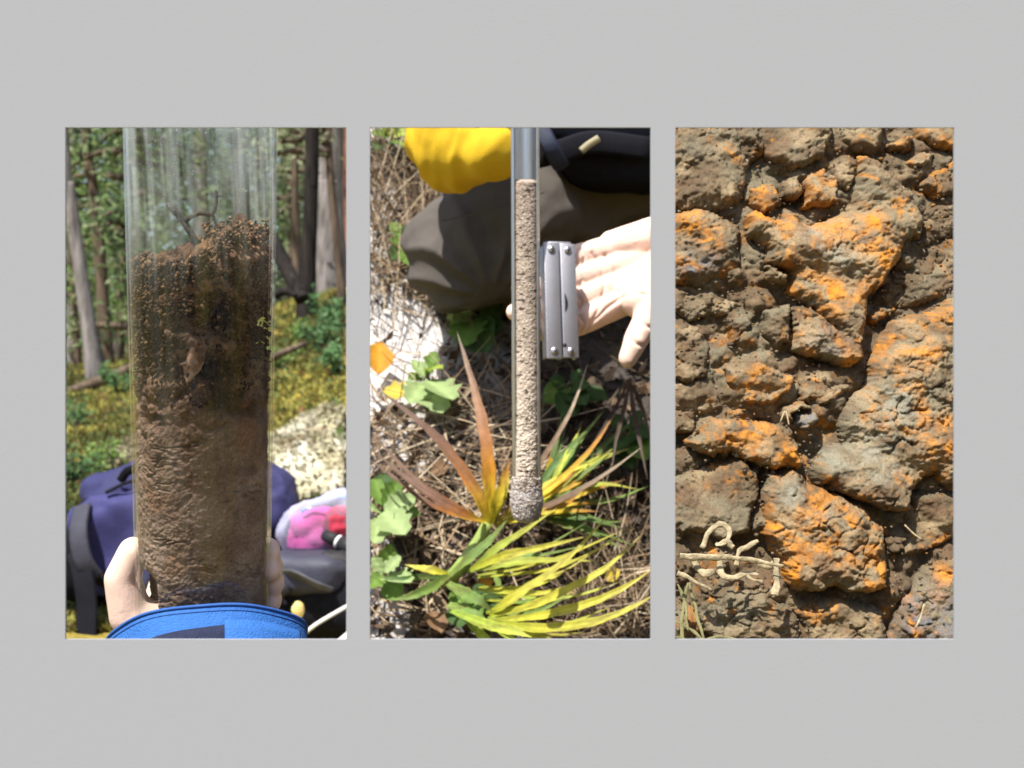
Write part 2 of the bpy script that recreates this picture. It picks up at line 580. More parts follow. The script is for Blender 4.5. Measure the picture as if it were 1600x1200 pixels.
def build_tube():
    na, nh = 96, 24
    A, H = np.meshgrid(np.linspace(0, 2 * np.pi, na, endpoint=False), np.linspace(0, T_LEN, nh))
    Vo = tube_pts(A, TUBE_R, H).reshape(-1, 3)
    Vi = tube_pts(A, TUBE_R - 0.0014, H).reshape(-1, 3)
    f = grid_faces(na, nh, True)
    n = len(Vo)
    i = np.arange(na); i1 = (i + 1) % na
    top = (nh - 1) * na
    F = np.concatenate([f, f[:, ::-1] + n,
                        np.stack([i1, i, i + n, i1 + n], -1),
                        np.stack([top + i, top + i1, top + i1 + n, top + i + n], -1)])
    t = thing('clear_tube', 'tall clear cylindrical tube filled with dark brown soil, held upright in a hand', 'tube', tuple(T_BOT))
    obj('tube_wall', mk_mesh('tube_wall', np.concatenate([Vo, Vi]), F), glass_mat(), t)
build_tube()

# ------------------------------------------------------------------ soil core
CORE_R = TUBE_R - 0.0016
def build_core():
    na, nh = 420, 520
    top_a = lambda a: h_of_py(384) + 0.010 * np.sin(a) + 0.007 * np.exp(-((np.sin(a) - .72) / .25) ** 2) + 0.007 * fbm(pts3(np.sin(a) * 2.2, np.cos(a) * 2.2), 3, 61)
    h0 = 0.004
    A, T = np.meshgrid(np.linspace(0, 2 * np.pi, na, endpoint=False), np.linspace(0, 1, nh))
    HT = top_a(A)
    H = h0 + (HT - h0) * T
    p = tube_pts(A, CORE_R, H)
    py = np.interp(H, [0, T_LEN], [985, 165])
    px_s = np.sin(A)
    # warp and crumb structure
    w = p + 0.0022 * np.stack([noise(p * 90, 3), noise(p * 90, 4), noise(p * 90, 5)], -1)
    big = fbm(w * 70, 4, 71)
    crumb1, crumb2 = worley(w * np.array([260, 260, 300]), 73)
    med1, med2 = worley(w * np.array([95, 95, 150]), 75)
    fine = fbm(w * 800, 3, 77)
    upper = 1 - sstep(480, 680, py + 190 * big + 60 * fbm(w * 28, 2, 72))          # dark humus part
    lay = fbm(np.stack([w[..., 0] * 45, w[..., 1] * 45, w[..., 2] * 170], -1), 4, 79)   # near-level clefts
    cleft = np.exp(-(lay / 0.045) ** 2) * sstep(0.08, 0.35, fbm(w * 55, 3, 81)) * (1 - upper)
    lump = fbm(w * 210, 5, 82, .7)
    grain, _ = worley(w * 430, 84)
    inset = 0.0003 + 0.0014 * (crumb1 ** 1.5) * (0.35 + 0.65 * upper) + 0.0022 * cleft + (0.0014 * np.clip(lump + .1, 0, 1) + .0006 * grain) * (1 - upper)
    inset += 0.0035 * upper * sstep(0.0, 0.5, med1 - 0.25) + 0.0022 * np.clip(-big, 0, 1) * (0.3 + upper)
    # open hollows under the crust
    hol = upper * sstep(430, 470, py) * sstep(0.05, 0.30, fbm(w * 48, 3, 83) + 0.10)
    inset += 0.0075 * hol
    inset += 0.0004 * fine
    # missing wedge low on the left, where the palm shows through
    wedge = sstep(0.0, 1.0, (py - 850) / 60.0) * sstep(-0.50, -0.72, px_s) * (np.cos(A) > -0.3)
    inset += 0.012 * wedge
    inset = np.maximum(inset, 0.0001)
    # rounded shoulder at the very top
    sh = sstep(0.965, 1.0, T)
    inset += sh ** 2 * 0.007
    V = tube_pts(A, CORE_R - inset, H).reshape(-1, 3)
    # colours
    tone = fbm(w * 60, 4, 85)
    fleck = noise(w * 900, 87)
    low = lerp_col((0.25, 0.155, 0.112), (0.39, 0.272, 0.207), sstep(-0.35, 0.35, tone))
    low = lerp_col((0.17, 0.098, 0.066), low, sstep(560, 760, py + 90 * big))
    low = lerp_col(low, (0.13, 0.078, 0.056), sstep(.15, .45, fbm(w * 130, 4, 88)) * .55)
    low = lerp_col(low, (0.17, 0.125, 0.11), sstep(700, 800, py) * sstep(-0.1, 0.4, fbm(w * 25, 2, 89)) * 0.7)  # purplish grey low down, a reflection painted into the soil colour
    low = lerp_col(low, (0.28, 0.13, 0.06), sstep(0.25, 0.5, fbm(w * 50, 3, 91)) * 0.45)
    hum = lerp_col((0.060, 0.036, 0.026), (0.21, 0.125, 0.082), sstep(-0.3, 0.4, tone))
    crust = lerp_col((0.11, 0.058, 0.038), (0.25, 0.145, 0.090), sstep(-0.3, 0.45, tone))
    hum = lerp_col(hum, crust, 1 - sstep(425, 480, py + 30 * big))
    col = lerp_col(low, hum, upper)
    col = lerp_col(col, (0.33, 0.20, 0.09), upper * sstep(0.55, 0.75, fleck) * 0.7)
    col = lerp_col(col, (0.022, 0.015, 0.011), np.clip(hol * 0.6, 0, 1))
    olive = sstep(0.25, 0.4, px_s) * (1 - sstep(0.5, 0.62, px_s)) * sstep(560, 600, py) * (1 - sstep(670, 720, py))
    col = lerp_col(col, (0.16, 0.135, 0.04), olive * 0.4 * sstep(-.2, .3, fbm(w * 120, 3, 86)))
    # cap rings
    caps, ccol = [], []
    nr = 60
    last = V.reshape(nh, na, 3)[-1]
    cen = np.array(T_BOT) + np.array(T_AX) * (h_of_py(384) + 0.004)
    for r in range(1, nr + 1):
        s = 1 - r / nr
        ring = cen + (last - cen) * s
        q = ring
        ring = ring + np.array(T_AX) * ((0.006 * fbm(q * 120, 4, 93) + 0.004 * (1 - worley(q * 240, 94)[0]) + 0.003) * min(1, r / 6))[:, None]
        caps.append(ring)
        ccol.append(lerp_col((0.085, 0.045, 0.028), (0.22, 0.125, 0.070), sstep(-0.3, 0.45, fbm(q * 90, 4, 95))))
    # bottom
    bot = np.array([np.array(T_BOT) + np.array(T_AX) * h0])
    V = np.concatenate([V] + caps + [bot])
    C = np.concatenate([col.reshape(-1, 3)] + ccol + [np.array([[0.1, 0.07, 0.05]])])
    F = grid_faces(na, nh + nr, True)
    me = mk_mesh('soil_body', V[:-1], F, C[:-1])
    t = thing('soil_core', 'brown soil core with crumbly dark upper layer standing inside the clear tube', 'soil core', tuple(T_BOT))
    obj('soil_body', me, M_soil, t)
    # loose crumbs on and under the crust
    n = 5200
    a = RNG.uniform(-np.pi * 0.62, np.pi * 0.62, n)
    hh = np.where(RNG.random(n) < 0.65, RNG.uniform(380, 460, n), RNG.uniform(440, 590, n))
    onTop = RNG.random(n) < 0.30
    rr = np.where(onTop, CORE_R * np.sqrt(RNG.random(n)) * 0.94, CORE_R - RNG.uniform(0.0008, 0.004, n))
    H = np.where(onTop, top_a(a) + RNG.uniform(-0.001, 0.006, n), np.interp(hh, [165, 985], [T_LEN, 0]))
    H = np.minimum(H, top_a(a) + 0.006)
    c = tube_pts(a, rr, H)
    siz = RNG.uniform(0.0005, 0.0015, n) * np.where(RNG.random(n) < 0.1, 1.6, 1.0)
    siz = np.minimum(siz, np.maximum(CORE_R + 0.0006 - rr, 0.0005))
    octv = np.array([(1, 0, 0), (-1, 0, 0), (0, 1, 0), (0, -1, 0), (0, 0, 1), (0, 0, -1)], float)
    octf = np.array([(0, 2, 4), (2, 1, 4), (1, 3, 4), (3, 0, 4), (2, 0, 5), (1, 2, 5), (3, 1, 5), (0, 3, 5)])
    vv = c[:, None, :] + octv[None] * siz[:, None, None] * RNG.uniform(0.6, 1.3, (n, 6, 1)) + RNG.normal(size=(n, 6, 3)) * siz[:, None, None] * 0.18
    ff = (octf[None] + (np.arange(n) * 6)[:, None, None]).reshape(-1, 3)
    pal = np.array([(0.09, 0.05, 0.032), (0.16, 0.09, 0.05), (0.24, 0.14, 0.075), (0.05, 0.032, 0.022), (0.30, 0.19, 0.10)])
    cc = pal[RNG.choice(5, n, p=[.3, .28, .17, .18, .07])] * RNG.uniform(0.6, 1.15, (n, 1))
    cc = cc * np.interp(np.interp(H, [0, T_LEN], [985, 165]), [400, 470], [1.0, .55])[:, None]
    o = obj('crumbs', mk_mesh('crumbs', vv.reshape(-1, 3), ff, np.repeat(cc, 6, 0)), M_crumb, t)
    o['kind'] = 'stuff'
    # pale dead leaf scrap pressed in the core
    U, W_ = np.meshgrid(np.linspace(-1, 1, 12), np.linspace(0, 1, 26))
    half = (3 + 17 * np.sin(np.pi * np.clip(W_ * .92 + .04, 0, 1)) ** 1.2) * (1 + .35 * fbm(pts3(W_ * 7, U * 1.2), 3, 97))
    lx = 328 + 5 * np.sin(W_ * 5) - 6 * W_ + U * half * .8
    ly = 484 + 68 * W_ + 6 * fbm(pts3(W_ * 4, U * 3), 2, 98)
    an = np.arcsin(np.clip((lx - 318) / 110.0, -1, 1))
    hh = np.interp(ly, [165, 985], [T_LEN, 0])
    rr = CORE_R + .0000 - .0016 * np.abs(U) ** 2 - .0014 * (fbm(pts3(lx / 9, ly / 9), 3, 99) + .5)
    Vf = tube_pts(an, rr, hh).reshape(-1, 3)
    fl = fbm(pts3(lx / 12, ly / 12), 4, 96)
    cf = lerp_col((.20, .105, .062), (.47, .29, .20), sstep(-.3, .35, fl)).reshape(-1, 3)
    V2 = np.concatenate([Vf, Vf + np.array(T_Y) * .0012])
    g = grid_faces(12, 26)
    F2 = np.concatenate([g, g[:, ::-1] + len(Vf)])
    cb = np.concatenate([cf, cf])
    s = obj('leaf_scrap', mk_mesh('leaf_scrap', V2, F2, cb), vcol('dead_leaf', 0.7, 0.3, 400, 0.3, 600, 0.001), None)
    tag(s, 'pinkish brown scrap of dead leaf stuck in the soil core', 'leaf')
build_core()

M_twig = simple('twig_bark', (0.045, 0.033, 0.025), 0.85, 0, 0.3, 300, 0.6, 700)
def build_twig():
    d = 0.722
    t = thing('forked_twig', 'thin dark forked twig sticking out of the soil in the tube', 'twig', tuple(P(312, 388, d + 0.004)))
    main = spline([P(312, 388, d + .004), P(297, 362, d), P(285, 344, d), P(274, 330, d - .003), P(262, 319, d - .002)], 14)
    tube('stem', main, interp([.0019, .0018, .0017, .0019, .0013], 14), M_twig, t, 7)
    br = spline([P(288, 347, d), P(300, 338, d - .003), P(314, 333, d - .003), P(330, 335, d), P(337, 322, d), P(338, 305, d), P(337, 297, d)], 20)
    tube('branch', br, interp([.0013, .0012, .0012, .0013, .0011, .0009, .0006], 20), M_twig, t, 6)
    tube('branch', spline([P(332, 334, d), P(337, 350, d + .001), P(344, 372, d + .002)], 8), interp([.0008, .0006], 8), M_twig, t, 6)
    tube('branch', spline([P(338, 310, d), P(343, 306, d), P(346, 307, d)], 5), interp([.0006, .0003], 5), M_twig, t, 5)
    tube('branch', spline([P(285, 343, d), P(280, 346, d), P(277, 346, d)], 5), interp([.0005, .0003], 5), M_twig, t, 5)
build_twig()

# ------------------------------------------------------------------ holding hand and jacket sleeve
def skin_mat(name, col):
    m = simple(name, col, 0.55, 0, 0.11, 42, 0.14, 700, 0.35)
    b = m.node_tree.nodes['Principled BSDF']
    b.inputs['Subsurface Weight'].default_value = 0.12
    b.inputs['Subsurface Radius'].default_value = (0.012, 0.005, 0.003)
    b.inputs['Subsurface Scale'].default_value = 0.4
    return m
M_skin = skin_mat('skin', (0.80, 0.585, 0.485))
M_nail = simple('nail', (0.74, 0.50, 0.42), 0.3, 0, 0.05, 50, 0)
M_jacket = simple('blue_jacket', (0.022, 0.12, 0.40), 0.8, 0, 0.12, 260, 0.5, 900)
M_jack_in = simple('dark_lining', (0.012, 0.018, 0.05), 0.9, 0, 0.2, 300, 0.6, 1200)
M_thread = simple('stitching', (0.02, 0.09, 0.33), 0.8, 0, 0.1, 100, 0)

def build_holder():
    t = thing('person', 'forearm in a blue jacket cuff with bare hand gripping the clear tube', 'person', tuple(P(325, 1900, 0.622)))
    d = 0.80
    W = P(322, 1010, 0.800)
    caps = [
        # palm behind the tube
        (W, P(265, 960, .838), .024, .018), (P(265, 960, .838), P(270, 900, .862), .018, .013),
        (W, P(300, 940, .862), .024, .013), (P(300, 940, .862), P(315, 860, .868), .013, .012),
        (W, P(350, 940, .858), .024, .013), (P(350, 940, .858), P(365, 870, .864), .013, .011),
        (W, P(385, 960, .842), .022, .013), (P(385, 960, .842), P(400, 900, .853), .013, .011),
        # thumb up the left side of the tube
        (P(285, 1000, .80), P(205, 962, .792), .019, .0125), (P(205, 962, .792), P(191, 905, .788), .0125, .0103),
        (P(191, 905, .788), P(208, 862, .786), .0103, .0085),
        # fingers wrapping round the right side
        (P(315, 860, .868), P(375, 850, .852), .010, .0085), (P(375, 850, .852), P(420, 858, .812), .0085, .0068), (P(420, 858, .812), P(421, 866, .790), .0068, .006),
        (P(365, 872, .864), P(410, 878, .840), .010, .0082), (P(410, 878, .840), P(425, 885, .805), .0082, .0068), (P(425, 885, .805), P(422, 893, .786), .0068, .006),
        (P(400, 905, .853), P(424, 908, .825), .0095, .0078), (P(424, 908, .825), P(425, 915, .795), .0078, .0066),
        (P(392, 940, .845), P(422, 936, .820), .0090, .0072), (P(422, 936, .820), P(423, 942, .796), .0072, .006),
        # wrist and forearm inside the sleeve
        (W, P(325, 1130, .74), .025, .028), (P(325, 1130, .74), P(325, 1850, .625), .028, .036),
    ]
    obj_h = blob('hand', caps, 0.0016, 5, M_skin, t)
    # thumb nail on the far side of the thumb tip
    # sleeve
    n_ring, n_a = 46, 72
    c0, c1 = P(325, 996, .772), P(325, 1900, .622)
    ax = (c1 - c0).normalized()
    sx = Vector((1, 0, 0)); sx = (sx - ax * sx.dot(ax)).normalized(); sy = ax.cross(sx)
    if sy.z < 0: sy = -sy
    V, F = [], []
    L = (c1 - c0).length
    def ring_pt(s, an, off):
        rx = 0.0535 + 0.010 * s / L * 0.3
        ry = 0.0440 + 0.006 * s / L
        fold = 0.0010 * math.sin(an * 3 + 1) * math.sin(s * 90 + an) + 0.0022 * math.sin(s * 190 + 1.7 * math.sin(an * 2)) * min(1, max(0, (s - .03) / .04)) + 0.0007 * math.sin(an * 7 + s * 60)
        return c0 + ax * s + sx * math.cos(an) * (rx + off + fold) + sy * math.sin(an) * (ry + off + fold)
    for layer, off in ((0, 0.0), (1, -0.0028)):
        for i in range(n_ring):
            s = L * (i / (n_ring - 1)) ** 1.25
            for a in range(n_a):
                V.append(ring_pt(s, 2 * math.pi * a / n_a, off))
    f = grid_faces(n_a, n_ring, True)
    n = n_ring * n_a
    i = np.arange(n_a); i1 = (i + 1) % n_a
    FF = np.concatenate([f[:, ::-1], f + n, np.stack([i, i1, i1 + n, i + n], -1)])
    sl = obj('sleeve', mk_mesh('sleeve', np.array([tuple(v) for v in V]), FF), M_jacket, t)
    # rim stitching, hook-and-loop band and tab
    tube('seam', [ring_pt(0.0012, 2 * math.pi * a / 60, 0.0003) for a in range(61)], 0.0009, M_thread, sl, 6)
    for s in (0.0042,):
        tube('seam', [ring_pt(s, 2 * math.pi * a / 60, 0.0000) for a in range(61)], 0.0005, M_thread, sl, 5)
    def band(name, s0f, s1f, a0, a1, off, mat, na=40):
        V, F = [], []
        ns = 8
        for lay, o in ((0, off), (1, off - 0.0026)):
            for j in range(ns):
                for i in range(na):
                    an = a0 + (a1 - a0) * i / (na - 1)
                    u = i / (na - 1)
                    s = s0f(u) + (s1f(u) - s0f(u)) * j / (ns - 1)
                    rnd = 0.0008 if (j in (0, ns - 1) or i in (0, na - 1)) else 0
                    V.append(tuple(ring_pt(s, an, o - (rnd if lay == 0 else 0))))
        g = grid_faces(na, ns)
        n = na * ns
        per = [j * na for j in range(ns)] + [(ns - 1) * na + i for i in range(1, na)] + [j * na + na - 1 for j in range(ns - 2, -1, -1)] + [i for i in range(na - 2, 0, -1)]
        per = np.array(per); pn = np.roll(per, -1)
        F = np.concatenate([g, g[:, ::-1] + n, np.stack([per, pn, pn + n, per + n], -1)])
        return obj(name, mk_mesh(name, np.array(V), F), mat, sl)
    a_of = lambda px: math.acos(max(-1, min(1, (px - 325) * K * .75 / .0545)))
    band('strap', lambda u: 0.0125 + 0.006 * u, lambda u: 0.050, a_of(395), a_of(192), 0.0022, M_jack_in)
    band('strap_tab', lambda u: 0.0115, lambda u: 0.052, a_of(470), a_of(372), 0.0050, M_jacket, 24)
build_holder()

# ------------------------------------------------------------------ gear on the forest floor
M_nylon = simple('blue_nylon', (0.019, 0.020, 0.085), 0.75, 0, 0.15, 30, 0.5, 500)
M_nylon2 = simple('purple_nylon', (0.030, 0.030, 0.125), 0.75, 0, 0.15, 30, 0.5, 500)
M_black = simple('black_webbing', (0.009, 0.0095, 0.014), 0.9, 0, 0.2, 80, 0.5, 700, 0.12)
M_black2 = simple('black_rubber', (0.018, 0.018, 0.021), 0.6, 0, 0.2, 80, 0.4, 300, 0.25)
M_greyfab = simple('grey_fabric', (0.035, 0.036, 0.055), 0.8, 0, 0.2, 60, 0.4, 400)

def superell(name, c, r, e, mat, parent, rot=0, dent=0.0, scale=9, seed=0, nu=44, nv=24, tilt=0):
    """soft stuffed box"""
    u, v = np.meshgrid(np.linspace(-np.pi, np.pi, nu, endpoint=False), np.linspace(-np.pi / 2, np.pi / 2, nv))
    pw = lambda t, q: np.sign(t) * np.abs(t) ** q
    x = pw(np.cos(v), e) * pw(np.cos(u), e); y = pw(np.cos(v), e) * pw(np.sin(u), e); z = pw(np.sin(v), e)
    q = np.stack([x * r[0], y * r[1], z * r[2]], -1)
    q = q * (1 + dent * fbm(q * scale + 5, 4, 100 + seed))[..., None]
    R = np.array(Matrix.Rotation(rot, 3, 'Z') @ Matrix.Rotation(tilt, 3, 'Y'))
    q = q @ R.T + np.array(c)
    return obj(name, mk_mesh(name, q.reshape(-1, 3), grid_faces(nu, nv, True)), mat, parent)

def strap(name, pts, w, th, mat, parent, up):
    pts = spline(pts, 18)
    V, F = tube_data(pts, w / 2, 8, th / w, up)
    return obj(name, mk_mesh(name, V, F), mat, parent)

def build_gear():
    c = P(282, 845, 2.22)
    bz = float(ground_z(c.x, c.y))
    t = thing('backpack', 'blue and black backpack lying on the moss behind the tube', 'backpack', (c.x, c.y, bz))
    superell('main_body', (c.x + .01, c.y, bz + .118), (.158, .10, .108), .62, M_nylon, t, 0.12, .26, 13, 1, 80, 44)
    superell('front_pocket', (c.x - .02, c.y - .075, bz + .105), (.125, .055, .082), .6, M_nylon2, t, 0.1, .30, 15, 2, 80, 44)
    superell('base_panel', (c.x - .128, c.y - .015, bz + .088), (.050, .10, .086), .6, M_black, t, 0.12, .10, 9, 3, tilt=0.35)
    superell('top_lid', (c.x + .142, c.y - .03, bz + .140), (.045, .085, .065), .65, M_nylon, t, 0.1, .28, 18, 4, 60, 34)
    strap('strap', [P(128, 790, 2.10), P(122, 830, 2.06), P(130, 875, 2.05), P(150, 905, 2.06)], .030, .006, M_greyfab, t, (0, 1, 0.3))
    strap('strap', [P(118, 860, 2.08), P(130, 905, 2.05), P(136, 950, 2.04), P(134, 1000, 2.03), P(130, 1030, 2.02)], .036, .006, M_black, t, (0, 1, 0.2))
    strap('strap', [P(150, 905, 2.07), P(185, 915, 2.04), P(205, 940, 2.02), P(215, 985, 2.01)], .024, .005, M_black, t, (0, 1, 0.4))
    strap('zipper', [P(165, 770, 2.10), P(205, 752, 2.11), P(260, 747, 2.12), P(330, 748, 2.12), P(400, 752, 2.12)], .010, .005, M_black, t, (0, 0, 1))
    strap('haul_loop', [P(188, 752, 2.13), P(200, 736, 2.12), P(222, 733, 2.12), P(235, 745, 2.13)], .014, .004, M_black, t, (0, 1, 0))
    # white folded paper poking out
    V = [P(420, 742, 2.15), P(446, 752, 2.15), P(440, 778, 2.14), P(424, 770, 2.14)]
    V2 = [v + Vector((0, .006, 0)) for v in V]
    o = obj('folded_paper', mk_mesh('folded_paper', V + V2, [(3, 2, 1, 0), (4, 5, 6, 7), (0, 1, 5, 4), (1, 2, 6, 5), (2, 3, 7, 6), (3, 0, 4, 7)], smooth=False), simple('paper', (0.70, 0.74, 0.78), .8, 0, .04, 30, .1))
    tag(o, 'pale folded paper tucked in the top of the blue backpack', 'paper')

    # clear bag with pink cloth
    c = P(497, 826, 2.05); bz = float(ground_z(c.x, c.y))
    b = thing('plastic_bag', 'clear plastic bag holding a pink cloth beside the backpack', 'bag', (c.x, c.y, bz))
    m, nt, pb = new_mat('clear_film')
    N, Lk = nt.nodes, nt.links
    tp = N.new('ShaderNodeBsdfTransparent'); tp.inputs[0].default_value = (.86, .88, .97, 1)
    fr = N.new('ShaderNodeLayerWeight'); fr.inputs[0].default_value = .45
    pb.inputs['Base Color'].default_value = (.62, .66, .88, 1); pb.inputs['Roughness'].default_value = .18
    mr = N.new('ShaderNodeMapRange'); mr.inputs[3].default_value = .16; mr.inputs[4].default_value = .75
    Lk.new(fr.outputs['Facing'], mr.inputs[0])
    mx = N.new('ShaderNodeMixShader'); Lk.new(mr.outputs[0], mx.inputs[0]); Lk.new(tp.outputs[0], mx.inputs[1]); Lk.new(pb.outputs[0], mx.inputs[2])
    Lk.new(mx.outputs[0], N['Material Output'].inputs[0])
    superell('bag_film', (c.x + .012, c.y, c.z - .002), (.068, .055, .050), .75, m, b, .25, .34, 24, 7, 60, 34, tilt=-.35)
    pk = superell('pink_cloth', (c.x - .006, c.y + .004, c.z - .006), (.040, .034, .034), .9, simple('pink_cloth', (.72, .10, .34), .8, 0, .15, 60, .4, 300), None, .3, .5, 30, 8)
    tag(pk, 'bright pink cloth bundled inside the clear plastic bag', 'cloth')
    rd = superell('red_glove', tuple(P(530, 818, 2.02)), (.022, .024, .022), .8, simple('red_knit', (.45, .035, .07), .85, 0, .2, 90, .5, 500), None, .2, .45, 40, 9)
    tag(rd, 'dark red knitted glove crumpled at the end of the plastic bag', 'glove')
    strap('bag_seal', [P(470, 800, 2.02), P(497, 782, 2.02), P(520, 778, 2.02), P(545, 776, 2.02)], .006, .003, simple('blue_seal', (.18, .30, .75), .4, 0, .05), b, (0, 1, 0))
    mk = thing('marker_pen', 'thick black marker pen with a white band by the red glove', 'pen', tuple(P(512, 842, 2.0)))
    tube('barrel', [P(508, 836, 2.0), P(528, 846, 1.985)], [.0085, .0095], M_black2, mk, 14)
    tube('band', [P(528, 846, 1.985), P(532, 848, 1.983)], [.0098, .0098], simple('white_band', (.75, .75, .75), .4, 0, .02), mk, 14)
    tube('cap', [P(532, 848, 1.983), P(558, 860, 1.97)], [.0105, .0095], M_black2, mk, 14)

    # black gear bag with straps
    c = P(497, 925, 2.0); bz = float(ground_z(c.x, c.y))
    g = thing('gear_bag', 'slumped black gear bag with straps on the ground below the plastic bag', 'bag', (c.x, c.y, bz))
    superell('bag_body', (c.x + .015, c.y + .02, bz + .066), (.095, .075, .066), .6, M_black, g, -.2, .28, 14, 11)
    superell('bag_flap', (c.x - .012, c.y - .02, bz + .105), (.075, .05, .030), .6, simple('dark_slate_nylon', (.035, .038, .06), .6, 0, .2, 40, .5, 400), g, -.35, .30, 16, 12)
    strap('strap', [P(436, 905, 1.98), P(460, 898, 1.93), P(490, 912, 1.92), P(515, 922, 1.93)], .028, .007, simple('worn_webbing', (.07, .07, .08), .8, 0, .3, 60, .5, 500), g, (0, 1, .4))
    strap('strap', [P(440, 935, 1.95), P(432, 965, 1.93), P(440, 1000, 1.92), P(470, 1020, 1.92)], .022, .006, M_black, g, (0, 1, .4))
    strap('buckle', [P(428, 940, 1.94), P(436, 925, 1.93), P(448, 916, 1.93)], .020, .009, M_greyfab, g, (0, 1, .4))
    superell('side_pouch', tuple(P(530, 905, 1.98)), (.030, .03, .045), .6, M_black2, g, 0, .2, 20, 13)
    # white cord and fallen leaf
    o = tube('white_cord', spline([P(478, 988, 1.90), P(495, 975, 1.90), P(520, 960, 1.91), P(552, 943, 1.92), P(580, 936, 1.95)], 20), .0026, simple('cord', (.75, .74, .72), .7, 0, .05, 200, .3, 900), None, 8)
    tag(o, 'thin white cord stretched over the black gear bag', 'cord')
    lf = superell('yellow_leaf', tuple(P(466, 953, 1.90)), (.009, .006, .011), 1.0, simple('pale_leaf', (.72, .58, .22), .6, 0, .15, 200, .3, 400), None, .4, .35, 90, 14, 14, 9)
    tag(lf, 'small pale yellow leaf lying on the black gear bag', 'leaf')
    V = [P(515, 1010, 1.88), P(548, 982, 1.88), P(580, 985, 1.9), P(560, 1040, 1.86)]
    V2 = [v + Vector((0, .004, -.004)) for v in V]
    o = obj('paper_sheet', mk_mesh('paper_sheet', V + V2, [(3, 2, 1, 0), (4, 5, 6, 7), (0, 1, 5, 4), (1, 2, 6, 5), (2, 3, 7, 6), (3, 0, 4, 7)], smooth=False), simple('white_paper', (.80, .80, .80), .8, 0, .02, 30, .05))
    tag(o, 'corner of a white paper sheet leaning on the black gear bag', 'paper')
build_gear()

# ------------------------------------------------------------------ moss, lichen, small plants on the forest floor
def in_left(x, y, m=0.0):
    return (x > -0.345 * y - m) & (x < -0.1185 * y)

def build_moss():
    n = 90000
    y = 2.05 + 6.0 * RNG.random(n) ** 1.7
    x = y * RNG.uniform(-0.345, -0.1195, n)
    z = ground_z(x, y)
    c = np.stack([x, y, z - 0.004], -1)
    f = fbm(pts3(x * 2.2, y * 2.2), 4, 21)
    f2 = fbm(pts3(x * 8, y * 8), 3, 131)
    col = lerp_col((0.12, 0.13, 0.040), (0.31, 0.29, 0.075), sstep(-0.25, 0.3, f + 0.5 * f2))
    g = RNG.random(n)
    col = np.where((g < .13)[:, None], np.array([0.11, 0.18, 0.07]), col)
    col = np.where((g > .90)[:, None], np.array([0.20, 0.11, 0.06]), col)
    keep = RNG.random(n) > sstep(0.22, 0.5, f2) * .8
    c, col = c[keep], col[keep] * RNG.uniform(.75, 1.25, (keep.sum(), 1))
    s = RNG.uniform(.010, .026, len(c)) * (0.75 + 0.10 * c[:, 1])
    dirs = RNG.normal(size=(len(c), 3)); dirs[:, 2] = np.abs(dirs[:, 2]) + .5
    V, F, C = leaf_cloud(c, s, col, RNG, .55, .3, dirs)
    o = obj('moss', mk_mesh('moss', V, F, C), M_moss)
    stuff(o, 'yellow green moss covering the forest floor', 'moss')
build_moss()

M_lichen = vcol('reindeer_lichen', .95, .2, 120, .5, 300, .004, .1)
def lichen_mound(px, py, d, r, hgt, label, seed):
    c = P(px, py, d)
    z0 = float(ground_z(c.x, c.y))
    nu, nv = 72, 36
    a, t = np.meshgrid(np.linspace(0, 2 * np.pi, nu, endpoint=False), np.linspace(0, 1, nv))
    rr = np.sin(t * np.pi / 2)
    x = c.x + np.cos(a) * rr * r; y = c.y + np.sin(a) * rr * r * 1.15
    x = np.minimum(x, -0.1192 * y)
    z = ground_z(x, y) + np.cos(t * np.pi / 2) * hgt - .012
    q = pts3(x, y, z)
    w1, _ = worley(q * 28, 140 + seed)
    q = q + np.stack([0 * x, -0.25 * np.ones_like(x), np.ones_like(x)], -1) * (0.030 * (1 - w1) * (1 - t) + .014 * fbm(q * 60, 3, 141))[..., None]
    q[..., 0] = np.minimum(q[..., 0], -0.1192 * q[..., 1])
    f = fbm(q * 14, 3, 143)
    col = lerp_col((.40, .37, .25), (.56, .54, .44), sstep(-.2, .3, f))
    col = lerp_col(col, (.26, .19, .11), sstep(.15, .45, fbm(q * 11, 3, 145 + seed)) * .8)
    t_ = thing('lichen_mound', label, 'lichen', (c.x, c.y, z0))
    obj('cushion', mk_mesh('cushion', q.reshape(-1, 3), grid_faces(nu, nv, True)[:, ::-1], col.reshape(-1, 3)), M_lichen, t_)
    k = 2600
    idx = RNG.integers(0, nv * nu, k)
    cc = q.reshape(-1, 3)[idx] + RNG.normal(size=(k, 3)) * .006
    cc[:, 0] = np.minimum(cc[:, 0], -0.121 * cc[:, 1])
    V, F, C = leaf_cloud(cc, RNG.uniform(.008, .02, k), np.clip(col.reshape(-1, 3)[idx] * RNG.uniform(.8, 1.15, (k, 1)), 0, .85), RNG, .6, .4)
    o = obj('lichen_tips', mk_mesh('lichen_tips', V, F, C), M_moss, t_); o['kind'] = 'stuff'
lichen_mound(470, 735, 3.0, .16, .075, 'largest cream white lichen cushion beside the blue backpack', 1)
lichen_mound(505, 672, 3.45, .13, .035, 'cream lichen cushion with a dark hollow, uphill of the largest one', 2)
lichen_mound(435, 690, 3.3, .08, .03, 'small cream lichen cushion at the edge of the tube', 3)
lichen_mound(205, 665, 3.7, .07, .05, 'small pale lichen patch in the moss by the left of the tube', 4)

